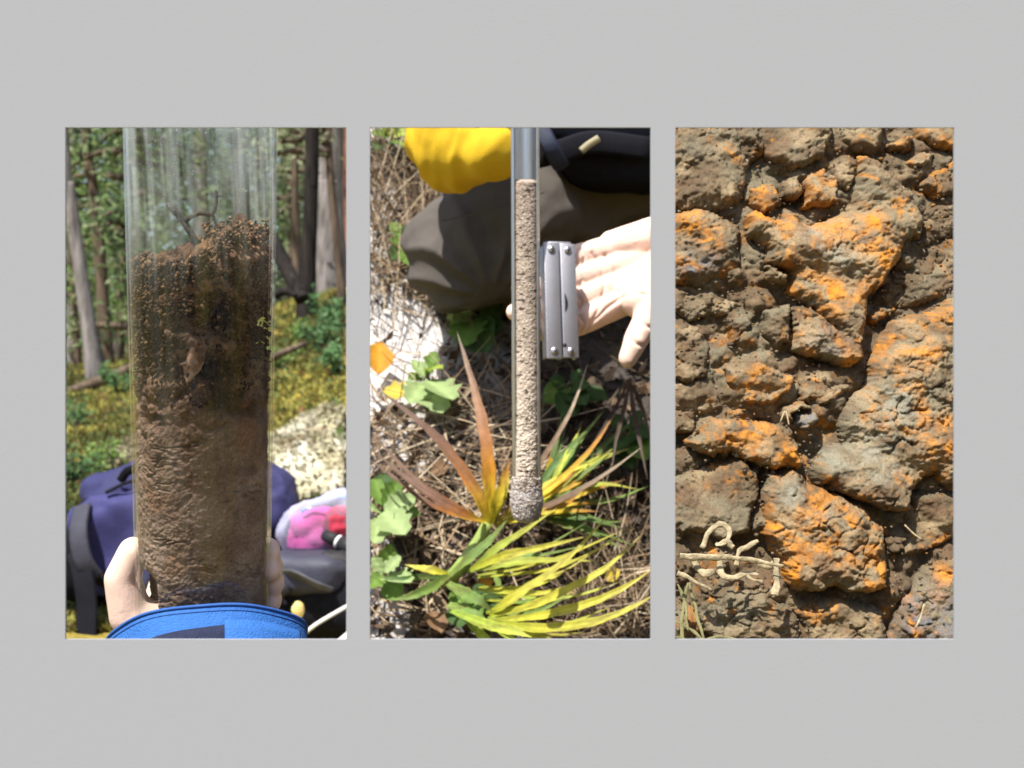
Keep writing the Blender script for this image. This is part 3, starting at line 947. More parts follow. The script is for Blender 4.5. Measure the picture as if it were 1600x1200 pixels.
def small_plant(px, d, size, col, label, n=40, seed=0, name='forest_seedling'):
    x = (px - 800) * K * d
    z = float(ground_z(x, d))
    rng = np.random.default_rng(200 + seed)
    t = thing(name, label, 'plant', (x, d, z), 'green seedlings in the moss')
    parts, cs, ds = [], [], []
    for i in range(6):
        a = rng.uniform(0, 2 * math.pi); l = size * rng.uniform(.6, 1.1)
        tip = Vector((x + math.cos(a) * l * .6, d + math.sin(a) * l * .6, z + l * rng.uniform(.5, .9)))
        tip.x = min(tip.x, -0.124 * tip.y)
        pth = spline([Vector((x, d, z - .01)), Vector((x, d, z)).lerp(tip, .5) + Vector((0, 0, l * .15)), tip], 6)
        parts.append(tube_data(pth, interp([.003, .0012], 6), 5))
        for k in range(n // 6):
            u = rng.uniform(.3, 1.05)
            q = pth[min(5, int(u * 5))] + Vector(rng.normal(size=3) * size * .10)
            q.x = min(q.x, -0.124 * q.y)
            cs.append(q); ds.append(rng.normal(size=3) + np.array([math.cos(a), math.sin(a), .2]))
    V, F = merge(parts)
    obj('stems', mk_mesh('stems', V, F), M_twig, t)
    cs = np.array(cs)
    c = np.array(col) * rng.uniform(.7, 1.3, (len(cs), 1))
    V, F, C = leaf_cloud(cs, rng.uniform(.14, .26, len(cs)) * size, c, rng, .5, .6, np.array(ds))
    V[:, 0] = np.minimum(V[:, 0], -0.1195 * V[:, 1])
    o = obj('leaves', mk_mesh('leaves', V, F, C), M_leaf, t); o['kind'] = 'stuff'
GR = (.13, .24, .10); GL = (.22, .33, .09)
for i, (px, d, s, c, lb) in enumerate([
    (528, 5.0, .15, GR, 'feathery green seedling at the foot of the thick grey trunk'),
    (500, 4.6, .13, GR, 'feathery green seedling uphill of the cream lichen'),
    (532, 4.1, .12, GR, 'bushy green seedling on the mossy slope above the lichen'),
    (470, 4.9, .10, GL, 'light green seedling below the leaning dead log'),
    (440, 4.4, .09, GL, 'light green seedling on the slope right of the tube'),
    (530, 3.1, .10, GL, 'light green sprig growing through the largest lichen cushion'),
    (118, 4.3, .10, GR, 'green seedling on the mossy ground below the two leaning trunks'),
    (150, 3.6, .10, GL, 'light green sprig in the moss uphill of the backpack'),
    (192, 3.2, .08, GL, 'small light green sprig close to the backpack haul loop'),
    (110, 3.4, .10, GR, 'dark green sprig in the moss uphill of the backpack base'),
    (185, 5.2, .13, GR, 'green seedling behind the fallen branch')]):
    small_plant(px, d, s, c, lb, 190, i)

# ------------------------------------------------------------------ trees
def bark(name, c1, c2, sc=1.0):
    m, nt, b = new_mat(name)
    N, L = nt.nodes, nt.links
    tc = N.new('ShaderNodeTexCoord'); mp = N.new('ShaderNodeMapping'); mp.inputs['Scale'].default_value = (45 * sc, 45 * sc, 7 * sc)
    L.new(tc.outputs['Object'], mp.inputs[0])
    no = N.new('ShaderNodeTexNoise'); no.inputs['Scale'].default_value = 1; no.inputs['Detail'].default_value = 8; no.inputs['Roughness'].default_value = .65
    L.new(mp.outputs[0], no.inputs['Vector'])
    cr = N.new('ShaderNodeValToRGB'); cr.color_ramp.elements[0].position = .35; cr.color_ramp.elements[1].position = .68
    cr.color_ramp.elements[0].color = (*c1, 1); cr.color_ramp.elements[1].color = (*c2, 1)
    L.new(no.outputs[0], cr.inputs[0]); L.new(cr.outputs[0], b.inputs['Base Color'])
    bp = N.new('ShaderNodeBump'); bp.inputs['Strength'].default_value = .8; bp.inputs['Distance'].default_value = .012
    L.new(no.outputs[0], bp.inputs['Height']); L.new(bp.outputs[0], b.inputs['Normal'])
    b.inputs['Roughness'].default_value = .95; b.inputs['Specular IOR Level'].default_value = .1
    return m
M_bgrey = bark('grey_bark', (.10, .09, .085), (.34, .31, .30))
M_bbrown = bark('brown_bark', (.055, .04, .03), (.20, .15, .11))
M_bdark = bark('charred_bark', (.010, .009, .009), (.045, .038, .034))
M_bred = bark('red_bark', (.12, .05, .03), (.36, .17, .10))

def trunk_mesh(name, pts, radii, seed, sides=18, n=70, knob=.10):
    path = spline(pts, n)
    V, F = tube_data(path, interp(radii, n), sides)
    V = np.array([tuple(v) for v in V])
    cen = np.repeat(np.array([tuple(p) for p in path]), sides, 0)
    k = 1 + knob * fbm(V * np.array([14, 14, 5.0]), 3, 300 + seed)
    V = cen + (V - cen) * k[:, None]
    return mk_mesh(name, V, F)

def crown_leaves(path, h0, h1, spread, n, leaf, cols, seed, droop=.3):
    rng = np.random.default_rng(400 + seed)
    zs = np.array([p.z for p in path])
    parts, C, D, K_ = [], [], [], []
    nl = 26
    for i in range(nl):
        h = h0 + (h1 - h0) * (i + rng.random()) / nl
        k = int(np.argmin(np.abs(zs - h)))
        b = path[k]
        a = rng.uniform(0, 2 * math.pi)
        l = spread * (1.05 - .75 * (h - h0) / (h1 - h0)) * rng.uniform(.6, 1.1)
        tip = b + Vector((math.cos(a) * l, math.sin(a) * l, -droop * l * rng.uniform(.2, 1.2)))
        pth = spline([b, b.lerp(tip, .5) + Vector((0, 0, l * .08)), tip], 7)
        parts.append(tube_data(pth, interp([.022, .005], 7), 5))
        m = n // nl
        u = rng.random(m) ** .7
        idx = (u * 6).astype(int)
        base = np.array([tuple(p) for p in pth])[idx]
        base = base + rng.normal(size=(m, 3)) * np.array([.14, .14, .08]) * (l ** .5)
        C.append(base)
        D.append(rng.normal(size=(m, 3)) + np.array([math.cos(a), math.sin(a), -.3]))
        K_.append(np.array(cols)[rng.integers(0, len(cols), m)] * rng.uniform(.7, 1.3, (m, 1)))
    V, F = merge(parts)
    C = np.concatenate(C); D = np.concatenate(D); K_ = np.concatenate(K_)
    return (V, F), leaf_cloud(C, rng.uniform(.6, 1.4, len(C)) * leaf, K_, rng, .42, .4, D)

FOL = [(.12, .20, .085), (.17, .25, .11), (.22, .30, .13), (.31, .36, .21), (.09, .14, .07)]
def tree(label, base_px, d, way, radii, mat, height, h0, spread, nleaf, seed, cols=FOL, leaf=.055, name='conifer_tree'):
    """way: photo points up the trunk (px, py); it then goes on to its full height above the picture"""
    x = (base_px[0] - 800) * K * d
    z = float(ground_z(x, d)) - .05
    pts = [Vector((x, d, z))] + [P(a, b, d) for a, b in way]
    dirv = (pts[-1] - pts[-2]); dirv = dirv / max(dirv.z, .05)
    last = pts[-1]
    rem = height - last.z
    pts += [last + Vector((dirv.x * .5, 0, 1)) * (rem * .35), last + Vector((dirv.x * .35, .1, 1)) * rem]
    nleaf = nleaf // 5
    t = thing(name, label, 'tree', (x, d, z + .05), 'trees of the forest behind the tube')
    me = trunk_mesh('trunk', pts, radii, seed)
    obj('trunk', me, mat, t)
    path = spline(pts, 70)
    (V, F), (lv, lf, lc) = crown_leaves(path, h0, height * .98, spread, nleaf, leaf, cols, seed)
    lb = obj('limbs', mk_mesh('limbs', V, F), mat, t); lb['kind'] = 'stuff'
    o = obj('crown', mk_mesh('crown', lv, lf, lc), M_leaf, t); o['kind'] = 'stuff'
    return t

tree('slender grey trunk leaning left above the fallen branch', (152, 600), 6.0, [(140, 520), (125, 420), (108, 300), (98, 199)], [.045, .034, .030, .027, .026, .02, .008], M_bgrey, 7.5, 3.2, 1.3, 2600, 1)
tree('thin brown trunk with a slight bend next to the leaning grey trunk', (168, 570), 6.8, [(162, 480), (152, 350), (141, 260), (134, 199)], [.040, .030, .027, .024, .023, .02, .008], M_bbrown, 8, 3.4, 1.3, 2600, 2)
tree('straight blackened trunk in front of the thick grey trunk', (476, 468), 5.4, [(482, 400), (486, 300), (488, 199)], [.042, .030, .027, .028, .02, .01], M_bdark, 7, 3.4, 1.2, 2600, 3)
tree('thick rough grey trunk behind the blackened trunk', (513, 445), 6.2, [(514, 380), (514, 290), (516, 199)], [.10, .074, .062, .060, .05, .02], M_bgrey, 9, 4.0, 1.6, 3600, 4)
tree('reddish brown trunk at the far side of the thick grey trunk', (546, 400), 7.0, [(545, 340), (544, 270), (543, 199)], [.07, .05, .05, .05, .04, .01], M_bred, 8, 4.2, 1.4, 2600, 5)
tree('very thin dark stem between the tube and the blackened trunk', (464, 440), 7.5, [(463, 380), (461, 300), (462, 199)], [.028, .022, .020, .019, .014, .006], M_bbrown, 6, 3.6, 1.0, 1600, 6)
tree('pale grey trunk seen through the empty left of the tube', (318, 500), 9.0, [(316, 400), (313, 300), (312, 199)], [.08, .06, .05, .05, .04, .01], M_bgrey, 9, 4.6, 1.4, 2600, 7)
tree('dark brown trunk seen through the middle of the tube', (380, 480), 8.2, [(380, 400), (377, 300), (376, 199)], [.07, .055, .05, .05, .04, .01], M_bbrown, 9, 4.4, 1.4, 2600, 8)
tree('thin grey trunk seen through the right side of the tube', (412, 470), 10, [(411, 400), (409, 300), (407, 199)], [.06, .05, .045, .04, .03, .01], M_bgrey, 8, 4.8, 1.4, 2600, 9)
tree('slim brown trunk seen through the left wall of the tube', (222, 520), 10, [(221, 400), (222, 300), (224, 199)], [.06, .045, .045, .04, .03, .01], M_bbrown, 8, 4.8, 1.4, 2600, 10)
tree('thin pale stem half hidden in leaves left of the thin brown trunk', (116, 560), 9, [(114, 450), (112, 330), (113, 199)], [.05, .035, .03, .03, .02, .01], M_bgrey, 8, 4.8, 1.4, 2600, 12)
tree('slim grey stem standing in leaves between two trunks near the tube', (186, 560), 11, [(186, 450), (183, 330), (180, 199)], [.05, .04, .035, .03, .02, .01], M_bgrey, 8, 5.0, 1.4, 2600, 13)
tree('far dark stem right beside the tube edge', (443, 470), 12, [(443, 400), (444, 300), (445, 199)], [.06, .05, .045, .04, .03, .01], M_bdark, 8, 5.2, 1.4, 2600, 14)

def log(name, label, pts, radii, mat, cat, group=None):
    o = obj(name, trunk_mesh(name, pts, radii, 50, 14, 40, .18), mat)
    return tag(o, label, cat, group)
log('dead_log', 'dark dead log leaning down the slope beside the tube', [P(425, 375, 5.0), P(450, 425, 4.95), P(472, 468, 4.9)], [.024, .026, .028], M_bdark, 'log')
log('fallen_branch', 'fallen branch lying in moss behind the leaning grey trunk base', [P(108, 612, 5.6), P(150, 598, 5.6), P(200, 578, 5.6), P(240, 565, 5.7)], [.018, .022, .020, .014], M_bbrown, 'branch')
log('fallen_branch', 'thin fallen branch crossing the moss right of the tube', [P(420, 562, 4.3), P(445, 550, 4.3), P(478, 537, 4.35)], [.010, .011, .007], M_bbrown, 'branch')
log('fallen_branch', 'crooked dark branch at the foot of the blackened trunk', [P(428, 462, 4.9), P(445, 455, 4.9), P(462, 462, 4.88)], [.016, .018, .010], M_bdark, 'branch')

# leafy understorey saplings
def sapling(label, px, d, h, r, cols, n, seed, leaf=.045, low=.1):
    rng = np.random.default_rng(600 + seed)
    x = (px - 800) * K * d
    z = float(ground_z(x, d)) - .03
    t = thing('understorey_sapling', label, 'sapling', (x, d, z + .03), 'leafy saplings of the understorey')
    top = Vector((x + rng.uniform(-.1, .1), d, z + h))
    path = spline([Vector((x, d, z)), Vector((x + rng.uniform(-.06, .06), d, z + h * .5)), top], 40)
    V, F = tube_data(path, interp([.020, .006], 40), 8)
    obj('trunk', mk_mesh('trunk', V, F), M_bbrown, t)
    (V, F), (lv, lf, lc) = crown_leaves(path, z + h * low, z + h, r, n, leaf, cols, 40 + seed, .15)
    lim = -0.1195 * lv[:, 1]
    lv[:, 0] = np.minimum(lv[:, 0], lim)
    V = [Vector((min(v.x, -0.121 * v.y), v.y, v.z)) for v in V]
    lb = obj('limbs', mk_mesh('limbs', V, F), M_bbrown, t); lb['kind'] = 'stuff'
    o = obj('crown', mk_mesh('crown', lv, lf, lc), M_leaf, t); o['kind'] = 'stuff'
LG = [(.20, .30, .10), (.28, .36, .14), (.13, .22, .06)]
PL = [(.34, .38, .24), (.25, .31, .16), (.42, .44, .30)]
sapling('pale lichen hung sapling in front of the thick grey trunk', 536, 5.6, 1.75, .34, PL, 1500, 1, .04, .35)
sapling('yellow green sapling between the thin brown trunk and the tube', 186, 7.6, 2.7, .6, LG, 2600, 2)
sapling('dark green sapling beside the left wall of the tube', 205, 6.6, 2.0, .5, FOL, 2600, 3)
sapling('light sapling behind the leaning grey trunk', 122, 8.0, 2.2, .55, LG, 2600, 4)
sapling('pale grey green sapling right beside the tube', 452, 8.0, 2.6, .42, PL, 2200, 5)
sapling('bright green sapling high beside the right wall of the tube', 447, 9.0, 3.4, .5, LG, 2200, 6)

def build_woods():
    """far wood that reads as one mass"""
    rng = np.random.default_rng(77)
    V, F, C = [], [], []
    cl = 760
    y = 9 + 18 * rng.random(cl) ** 1.2
    x = y * rng.uniform(-0.42, -0.05, cl)
    zz = ground_z(x, y) + rng.random(cl) ** 1.1 * (0.30 * y + .6)
    per = 100
    c = np.repeat(np.stack([x, y, zz], -1), per, 0) + rng.normal(size=(cl * per, 3)) * np.array([.38, .38, .26])
    pal = np.array(FOL + [(.24, .30, .13), (.30, .33, .20)])
    cid = rng.integers(0, len(pal), cl)
    col = np.repeat(pal[cid], per, 0) * rng.uniform(.65, 1.35, (cl * per, 1))
    s = rng.uniform(.05, .12, cl * per)
    k = c[:, 0] < -0.10 * c[:, 1]
    c, col, s = c[k], col[k], s[k]
    V, F, C = leaf_cloud(c, s, col, rng, .5, .3)
    stuff(obj('far_woods', mk_mesh('far_woods', V, F, C), M_leaf), 'dense green foliage of the woods beyond the trunks', 'woods')
build_woods()

# ================================================================== MIDDLE OPENING: soil probe, hand, palm fronds on the sandy bank
M_steel = simple('probe_steel', (0.62, 0.62, 0.62), 0.28, 1.0, 0.08, 40, 0.15, 400, stretch=(8, 8, 1))
M_steel2 = simple('tool_steel', (0.46, 0.46, 0.50), 0.5, 1.0, 0.05, 60, 0.08, 600)
M_steel_d = simple('dark_steel', (0.16, 0.15, 0.14), 0.45, 1.0, 0.15, 60, 0.1, 400)
PD = 1.165
PR = 0.0118
def probe_axis(py):
    return P(820.5 + (py - 199) * .004, py, PD)

def build_probe():
    top, bot = probe_axis(-520), probe_axis(772)
    ax = (bot - top); L = ax.length; ax.normalize()
    X = Vector((1, 0, 0)); X = (X - ax * X.dot(ax)).normalized(); Y = Vector((0, 1, 0)); Y = (Y - ax * Y.dot(ax)).normalized()
    t = thing('soil_probe', 'long steel soil sampling probe with open slot standing point down over the palm frond', 'soil probe', tuple(probe_axis(815)))
    # C-shaped channel: open towards the viewer
    half = math.radians(58)
    na, nh = 40, 30
    V = []
    for r in (PR, PR - 0.0016):
        for j in range(nh):
            c = top + ax * (L * j / (nh - 1))
            for i in range(na):
                a = half + (2 * math.pi - 2 * half) * i / (na - 1)
                V.append(tuple(c + X * math.sin(a) * r - Y * math.cos(a) * r))
    g = grid_faces(na, nh); n = na * nh
    j = np.arange(nh - 1)
    F = np.concatenate([g, g[:, ::-1] + n,
        np.stack([j * na, (j + 1) * na, (j + 1) * na + n, j * na + n], -1),
        np.stack([(j + 1) * na + na - 1, j * na + na - 1, j * na + na - 1 + n, (j + 1) * na + na - 1 + n], -1)])
    me = mk_mesh('channel', np.array(V), F)
    obj('channel', me, M_steel, t)
    # cutting tip
    prof = [(765, 1.03), (772, 1.10), (785, 1.12), (797, 1.06), (806, 0.92), (814, 0.70), (816, 0.45)]
    V, F = tube_data([probe_axis(a) for a, _ in prof], [PR * b for _, b in prof], 32)
    Vn = np.array([tuple(v) for v in V])
    Vn = Vn + (fbm(Vn * 500, 3, 4) * .0007)[:, None] * np.array([1, -1, 0.3])
    tip = obj('cutting_tip', mk_mesh('cutting_tip', Vn, F), simple('sandy_steel', (0.42, 0.40, 0.40), 0.55, 0.35, 0.35, 500, 0.9, 900), t)
    # sand sticking to the tip
    n = 1500
    a = RNG.uniform(-1.9, 1.9, n); h = RNG.uniform(745, 812, n)
    rr = PR * np.interp(h, [745, 765, 785, 806, 814], [1.02, 1.05, 1.12, .93, .72])
    c = np.array([tuple(probe_axis(v)) for v in h]) + np.outer(np.sin(a) * rr, np.array(X)) - np.outer(np.cos(a) * rr, np.array(Y))
    s = RNG.uniform(.0003, .0011, n)
    o = obj('sand_grains', crumb_mesh('sand_grains', c, s, np.array([(.50, .44, .38), (.62, .58, .54), (.30, .24, .19), (.42, .38, .38)]), RNG), M_crumb, t)
    o['kind'] = 'stuff'
    # soil in the slot
    nu, nv = 70, 620
    U, PY = np.meshgrid(np.linspace(-1, 1, nu), np.linspace(281, 772, nv))
    T = (PY - 281) / (772 - 281)
    w = (PR - 0.0017) * np.ones_like(U)
    q3 = np.array([tuple(probe_axis(v)) for v in PY[:, 0]])[:, None, :] + (U * w)[..., None] * np.array(X)
    bul = np.sqrt(np.clip(1 - U ** 2, 0, 1)) * PR * (0.62 + 0.34 * sstep(.75, .95, T))
    wl1, _ = worley(q3 * 520, 8)
    rough = 0.0010 * fbm(q3 * 130, 4, 6) + 0.0007 * (0.5 - wl1) + 0.0005 * fbm(q3 * 1200, 2, 7)
    bul = bul + rough * (1 - U ** 4) * (.7 + .9 * sstep(.6, .9, T))
    bul = bul - .004 * (1 - sstep(0, .012, T)) 
    V = q3 - bul[..., None] * np.array(Y)
    sp = noise(q3 * 900, 9)
    tone = fbm(q3 * 60, 3, 11)
    col = lerp_col((.36, .29, .235), (.60, .51, .42), sstep(.0, .85, T + .25 * tone))
    col = lerp_col(col, (.035, .025, .02), np.clip(sstep(.30, .55, sp) * (.9 - .35 * T) + sstep(.45, .6, noise(q3 * 420, 19)) * .9, 0, 1))
    col = lerp_col(col, (.66, .60, .54), sstep(-.5, -.75, sp) * .7)
    s = obj('soil_column', mk_mesh('soil_column', V.reshape(-1, 3), grid_faces(nu, nv)[:, ::-1], col.reshape(-1, 3)), M_soil)
    tag(s, 'speckled sandy soil column filling the slot of the steel probe', 'soil')

def crumb_mesh(name, c, siz, pal, rng):
    n = len(c)
    ph = (1 + 5 ** .5) / 2
    iv = np.array([(-1, ph, 0), (1, ph, 0), (-1, -ph, 0), (1, -ph, 0), (0, -1, ph), (0, 1, ph), (0, -1, -ph), (0, 1, -ph), (ph, 0, -1), (ph, 0, 1), (-ph, 0, -1), (-ph, 0, 1)]) / 1.9
    fi = np.array([(0, 11, 5), (0, 5, 1), (0, 1, 7), (0, 7, 10), (0, 10, 11), (1, 5, 9), (5, 11, 4), (11, 10, 2), (10, 7, 6), (7, 1, 8), (3, 9, 4), (3, 4, 2), (3, 2, 6), (3, 6, 8), (3, 8, 9), (4, 9, 5), (2, 4, 11), (6, 2, 10), (8, 6, 7), (9, 8, 1)])
    vv = c[:, None, :] + iv[None] * siz[:, None, None] * rng.uniform(.7, 1.2, (n, 12, 1)) * rng.uniform(.6, 1.3, (n, 1, 3))
    ff = (fi[None] + (np.arange(n) * 12)[:, None, None]).reshape(-1, 3)
    cc = pal[rng.integers(0, len(pal), n)] * rng.uniform(.75, 1.25, (n, 1))
    return mk_mesh(name, vv.reshape(-1, 3), ff, np.repeat(cc, 12, 0))
build_probe()

# ------------------------------------------------------------------ closed multi-tool
def rbox(name, c, hx, hy, hz, bev, mat, parent, R=None):
    bm = bmesh.new()
    bmesh.ops.create_cube(bm, size=2)
    for v in bm.verts:
        v.co = Vector((v.co.x * hx, v.co.y * hy, v.co.z * hz))
    bmesh.ops.bevel(bm, geom=list(bm.edges), offset=bev, segments=3, affect='EDGES', profile=.5)
    if R is not None:
        bmesh.ops.transform(bm, matrix=R.to_4x4(), verts=bm.verts)
    bmesh.ops.translate(bm, vec=Vector(c), verts=bm.verts)
    me = bpy.data.meshes.new(name); bm.to_mesh(me); bm.free()
    me.polygons.foreach_set('use_smooth', np.ones(len(me.polygons), bool))
    try:
        me.set_sharp_from_angle(angle=math.radians(35))
    except Exception:
        pass
    return obj(name, me, mat, parent)

def build_tool():
    TD = 1.172
    cen = P(873, 472.5, TD)
    R = Matrix.Rotation(math.radians(-1.5), 3, 'Y') @ Matrix.Rotation(math.radians(-10), 3, 'X') @ Matrix.Rotation(math.radians(13), 3, 'Z')
    u = K * TD
    hl = 93 * u
    t = thing('multi_tool', 'closed silver folding multi-tool with four rivets held against the fingers', 'multi-tool', tuple(P(872, 565, TD)))
    wl = lambda x, y, z: cen + R @ Vector((x, y, z))
    hw = 12.4 * u
    for sx in (-1, 1):
        # three-sided handle: front plate and two flanges
        x = sx * (hw + .0004)
        h = rbox('handle', wl(x, -.0072, 0), hw, .0011, hl - (.001 if sx > 0 else 0), .0009, M_steel2, t, R)
        rbox('flange', wl(x - hw + .0008, 0, 0), .0008, .0068, hl - .002, .0005, M_steel2, h, R)
        rbox('flange', wl(x + hw - .0008, 0, 0), .0008, .0068, hl - .002, .0005, M_steel2, h, R)
        for k in range(3):
            rbox('folded_blade', wl(x - hw * .45 + k * hw * .42, .001, 0), .0010, .0058, hl - .007, .0004, M_steel_d, t, R)
        for sz in (-1, 1):
            c = wl(x, -.0083, sz * (hl - .0065)); n = R @ Vector((0, -1, 0))
            rv = tube('rivet', [c, c + n * .0008, c + n * .0014], [.0032, .0032, .0024], M_steel, t, 16)
            tube('rivet_socket', [c + n * .0013, c + n * .00155], [.0011, .0011], M_steel_d, rv, 6)
    # small hole and the curved nick near the seam
    n = R @ Vector((0, -1, 0))
    c = wl(.0018, -.0083, -.038)
    tube('lock_hole', [c, c + n * .0003], [.0016, .0016], M_black2, t, 14)
    pts = [wl(.0030 + .0012 * math.sin(v * 3.1), -.0084, .006 - v * .016) for v in np.linspace(0, 1, 9)]
    tube('thumb_notch', pts, [.0002, .0007, .0011, .0013, .0013, .0012, .0010, .0007, .0002], M_black2, t, 6)
    rbox('hinge_block', wl(0, -.001, hl - .003), hw * 1.6, .006, .004, .001, M_steel2, t, R)
build_tool()

# ------------------------------------------------------------------ kneeling person: hand, trousers, yellow shirt
M_trouser = simple('khaki_trousers', (0.098, 0.088, 0.080), 0.95, 0, 0.10, 50, 0.5, 1300, 0.15)
M_yellow = simple('yellow_cloth', (0.62, 0.40, 0.018), 0.8, 0, 0.08, 30, 0.5, 1000, 0.2)
M_boot = simple('boot_leather', (.05, .035, .025), .7, 0, .2, 50, .4, 300)
def build_person():
    t = thing('person', 'kneeling person in khaki trousers and yellow shirt, palm open behind the multi-tool', 'person', tuple(bank_point(700, 470)))
    HP = lambda a, b, d: P(a, b, d - (b - 455) * .00022)
    hd = 1.205
    Wr = HP(1085, 392, 1.245)
    kn = [(905, 402), (900, 437), (899, 472), (903, 504)]
    tips = [(830, 414), (812, 450), (805, 488), (816, 521)]
    mids = [(868, 409), (860, 446), (856, 483), (862, 514)]
    caps = []
    for i in range(4):
        K1 = HP(*kn[i], hd + .004); M1 = HP(*mids[i], hd - .000 + .006); T1 = HP(*tips[i], hd + .012)
        rr = [.0088, .0094, .0096, .0094][i]
        root = HP(1035, 372 + i * 22, hd + .020)
        caps += [(root, K1, .0165, .0118), (K1, M1, .0108, rr), (M1, T1, rr, rr * .82)]
    caps += [(Wr, HP(1030, 385, hd + .018), .025, .022), (Wr, HP(1030, 420, hd + .016), .025, .020),
             (HP(1030, 372, hd + .012), HP(960, 385, hd + .010), .021, .015),
             (HP(1050, 420, hd + .006), HP(1000, 470, hd - .004), .022, .0165), (HP(1050, 425, hd + .006), HP(975, 455, hd + .008), .022, .014),
             (HP(1030, 455, hd - .004), HP(1010, 500, hd - .010), .0170, .0125),
             (HP(1010, 500, hd - .010), HP(992, 535, hd - .012), .0120, .0102), (HP(992, 535, hd - .012), HP(981, 560, hd - .010), .0102, .0080)]
    EL = P(1420, 300, 1.60)
    caps += [(Wr, EL, .026, .043)]
    hand = blob('hand', caps, .0014, 5, M_skin, t)
    # creases of palm and finger joints
    me = hand.data
    n = len(me.vertices)
    co = np.empty(n * 3, np.float32); me.vertices.foreach_get('co', co); co = co.reshape(-1, 3)
    no = np.empty(n * 3, np.float32); me.vertices.foreach_get('normal', no); no = no.reshape(-1, 3)
    qx = co[:, 0] / (K * co[:, 1]) + 800; qy = 600 - (co[:, 2] - CAMZ) / (K * co[:, 1])
    lines = [[(908, 388), (914, 400), (910, 414)], [(903, 424), (910, 437), (905, 450)], [(902, 458), (909, 472), (905, 486)], [(906, 494), (913, 505), (908, 518)],
             [(925, 395), (940, 420), (945, 450), (935, 485), (915, 520)], [(945, 398), (962, 430), (990, 455), (1010, 462)], [(925, 505), (950, 480), (985, 455), (1012, 425), (1022, 400)],
             [(1000, 500), (1008, 508), (1018, 512)], [(986, 530), (994, 537), (1003, 540)]]
    dep = np.zeros(n)
    for ln in lines:
        for (x0, y0), (x1, y1) in zip(ln[:-1], ln[1:]):
            ex, ey = x1 - x0, y1 - y0
            tt = np.clip(((qx - x0) * ex + (qy - y0) * ey) / (ex * ex + ey * ey), 0, 1)
            d = np.hypot(qx - x0 - tt * ex, qy - y0 - tt * ey)
            dep = np.maximum(dep, np.exp(-(d / 2.6) ** 2))
    dep *= (no[:, 1] < -.1)
    co = co + no * (-.0017 * dep + .0006 * fbm(co * 90, 3, 3))[:, None]
    me.vertices.foreach_set('co', co.astype(np.float32).ravel()); me.update()
    # shirt: left sleeve, torso, right sleeve with its elbow hanging into view
    SH_L = P(1010, -330, 1.86); SH_R = P(640, -330, 1.70)
    HIP = P(985, 120, 1.86)
    ELR = P(712, 222, 1.46)
    caps = [(Wr.lerp(EL, .30), EL, .040, .055), (EL, SH_L, .055, .062),
            (SH_R, ELR, .064, .045), (ELR, P(772, 232, 1.40), .045, .030), (P(718, 190, 1.46), P(775, -60, 1.34), .046, .038), (P(775, -60, 1.34), P(812, -330, 1.215), .036, .028),
            (P(690, 200, 1.48), P(708, 243, 1.45), .044, .036),
            (HIP, P(900, -150, 1.82), .13, .14), (P(900, -150, 1.82), P(830, -330, 1.78), .14, .13),
            (P(830, -330, 1.78), SH_L, .11, .07), (P(830, -330, 1.78), SH_R, .11, .07)]
    sh = blob('shirt', caps, .005, 3, M_yellow, t, .005, 16)
    me = sh.data
    n = len(me.vertices)
    co = np.empty(n * 3, np.float32); me.vertices.foreach_get('co', co); co = co.reshape(-1, 3)
    no = np.empty(n * 3, np.float32); me.vertices.foreach_get('normal', no); no = no.reshape(-1, 3)
    wq = co + .02 * np.stack([noise(co * 14, 1), noise(co * 14, 2), noise(co * 14, 3)], -1)
    rid = 1 - np.abs(fbm(wq * np.array([30, 16, 14]), 3, 15)) * 3
    co = co + no * (.0055 * np.clip(rid, -.3, 1))[:, None]
    me.vertices.foreach_set('co', co.astype(np.float32).ravel()); me.update()
    sm = sh.modifiers.new('sub', 'SUBSURF'); sm.levels = 1; sm.render_levels = 1
    tube('seam', spline([P(748, 180, 1.415), P(742, 215, 1.412), P(728, 250, 1.42), P(705, 272, 1.44)], 12), .0014, M_yellow, sh, 6)
    # head, neck and gripping right hand (above the opening)
    C = P(800, -470, 1.66)
    caps = [(P(825, -390, 1.75), C, .055, .06), (C, C + Vector((0, -.03, .06)), .072, .085), (C + Vector((0, -.03, .06)), C + Vector((0, -.10, .02)), .06, .035),
            ]
    blob('head', caps, .005, 3, M_skin, t)
    g = probe_axis(-400)
    caps = [(P(812, -340, 1.22), P(816, -390, 1.200), .022, .020)]
    for k in range(4):
        z = P(0, -435 + 32 * k, 1.165).z
        for s in range(5):
            a0, a1 = math.radians(-10 + s * 50), math.radians(-10 + (s + 1) * 50)
            q = lambda a: Vector((g.x + math.cos(a) * .0195, PD - math.sin(a) * -.0195 * -1, z))
            caps.append((q(a0), q(a1), .0085, .008))
        caps.append((P(816, -390, 1.200), q(math.radians(-10)), .012, .009))
    blob('gripping_hand', caps, .0022, 3, M_skin, t)
    # trousers
    KN = P(722, 400, 1.60)
    caps = [(P(1060, 200, 1.82), KN, .130, .066), (KN, P(704, 382, 1.60), .060, .054),
            (KN, P(730, 425, 1.66), .056, .046), (P(730, 425, 1.68), P(1010, 470, 1.76), .046, .040),
            (P(930, 215, 1.76), P(800, 345, 1.62), .095, .080), (P(840, 150, 1.80), P(760, 300, 1.72), .09, .06),
            (HIP, P(1150, 130, 1.86), .14, .14),
            (P(1150, 130, 1.86), P(1330, 420, 1.70), .12, .07), (P(1330, 420, 1.70), P(1360, 620, 1.64), .068, .045)]
    tr = blob('trousers', caps, .0045, 3, M_trouser, t, 0)
    me = tr.data
    n = len(me.vertices)
    co = np.empty(n * 3, np.float32); me.vertices.foreach_get('co', co); co = co.reshape(-1, 3)
    no = np.empty(n * 3, np.float32); me.vertices.foreach_get('normal', no); no = no.reshape(-1, 3)
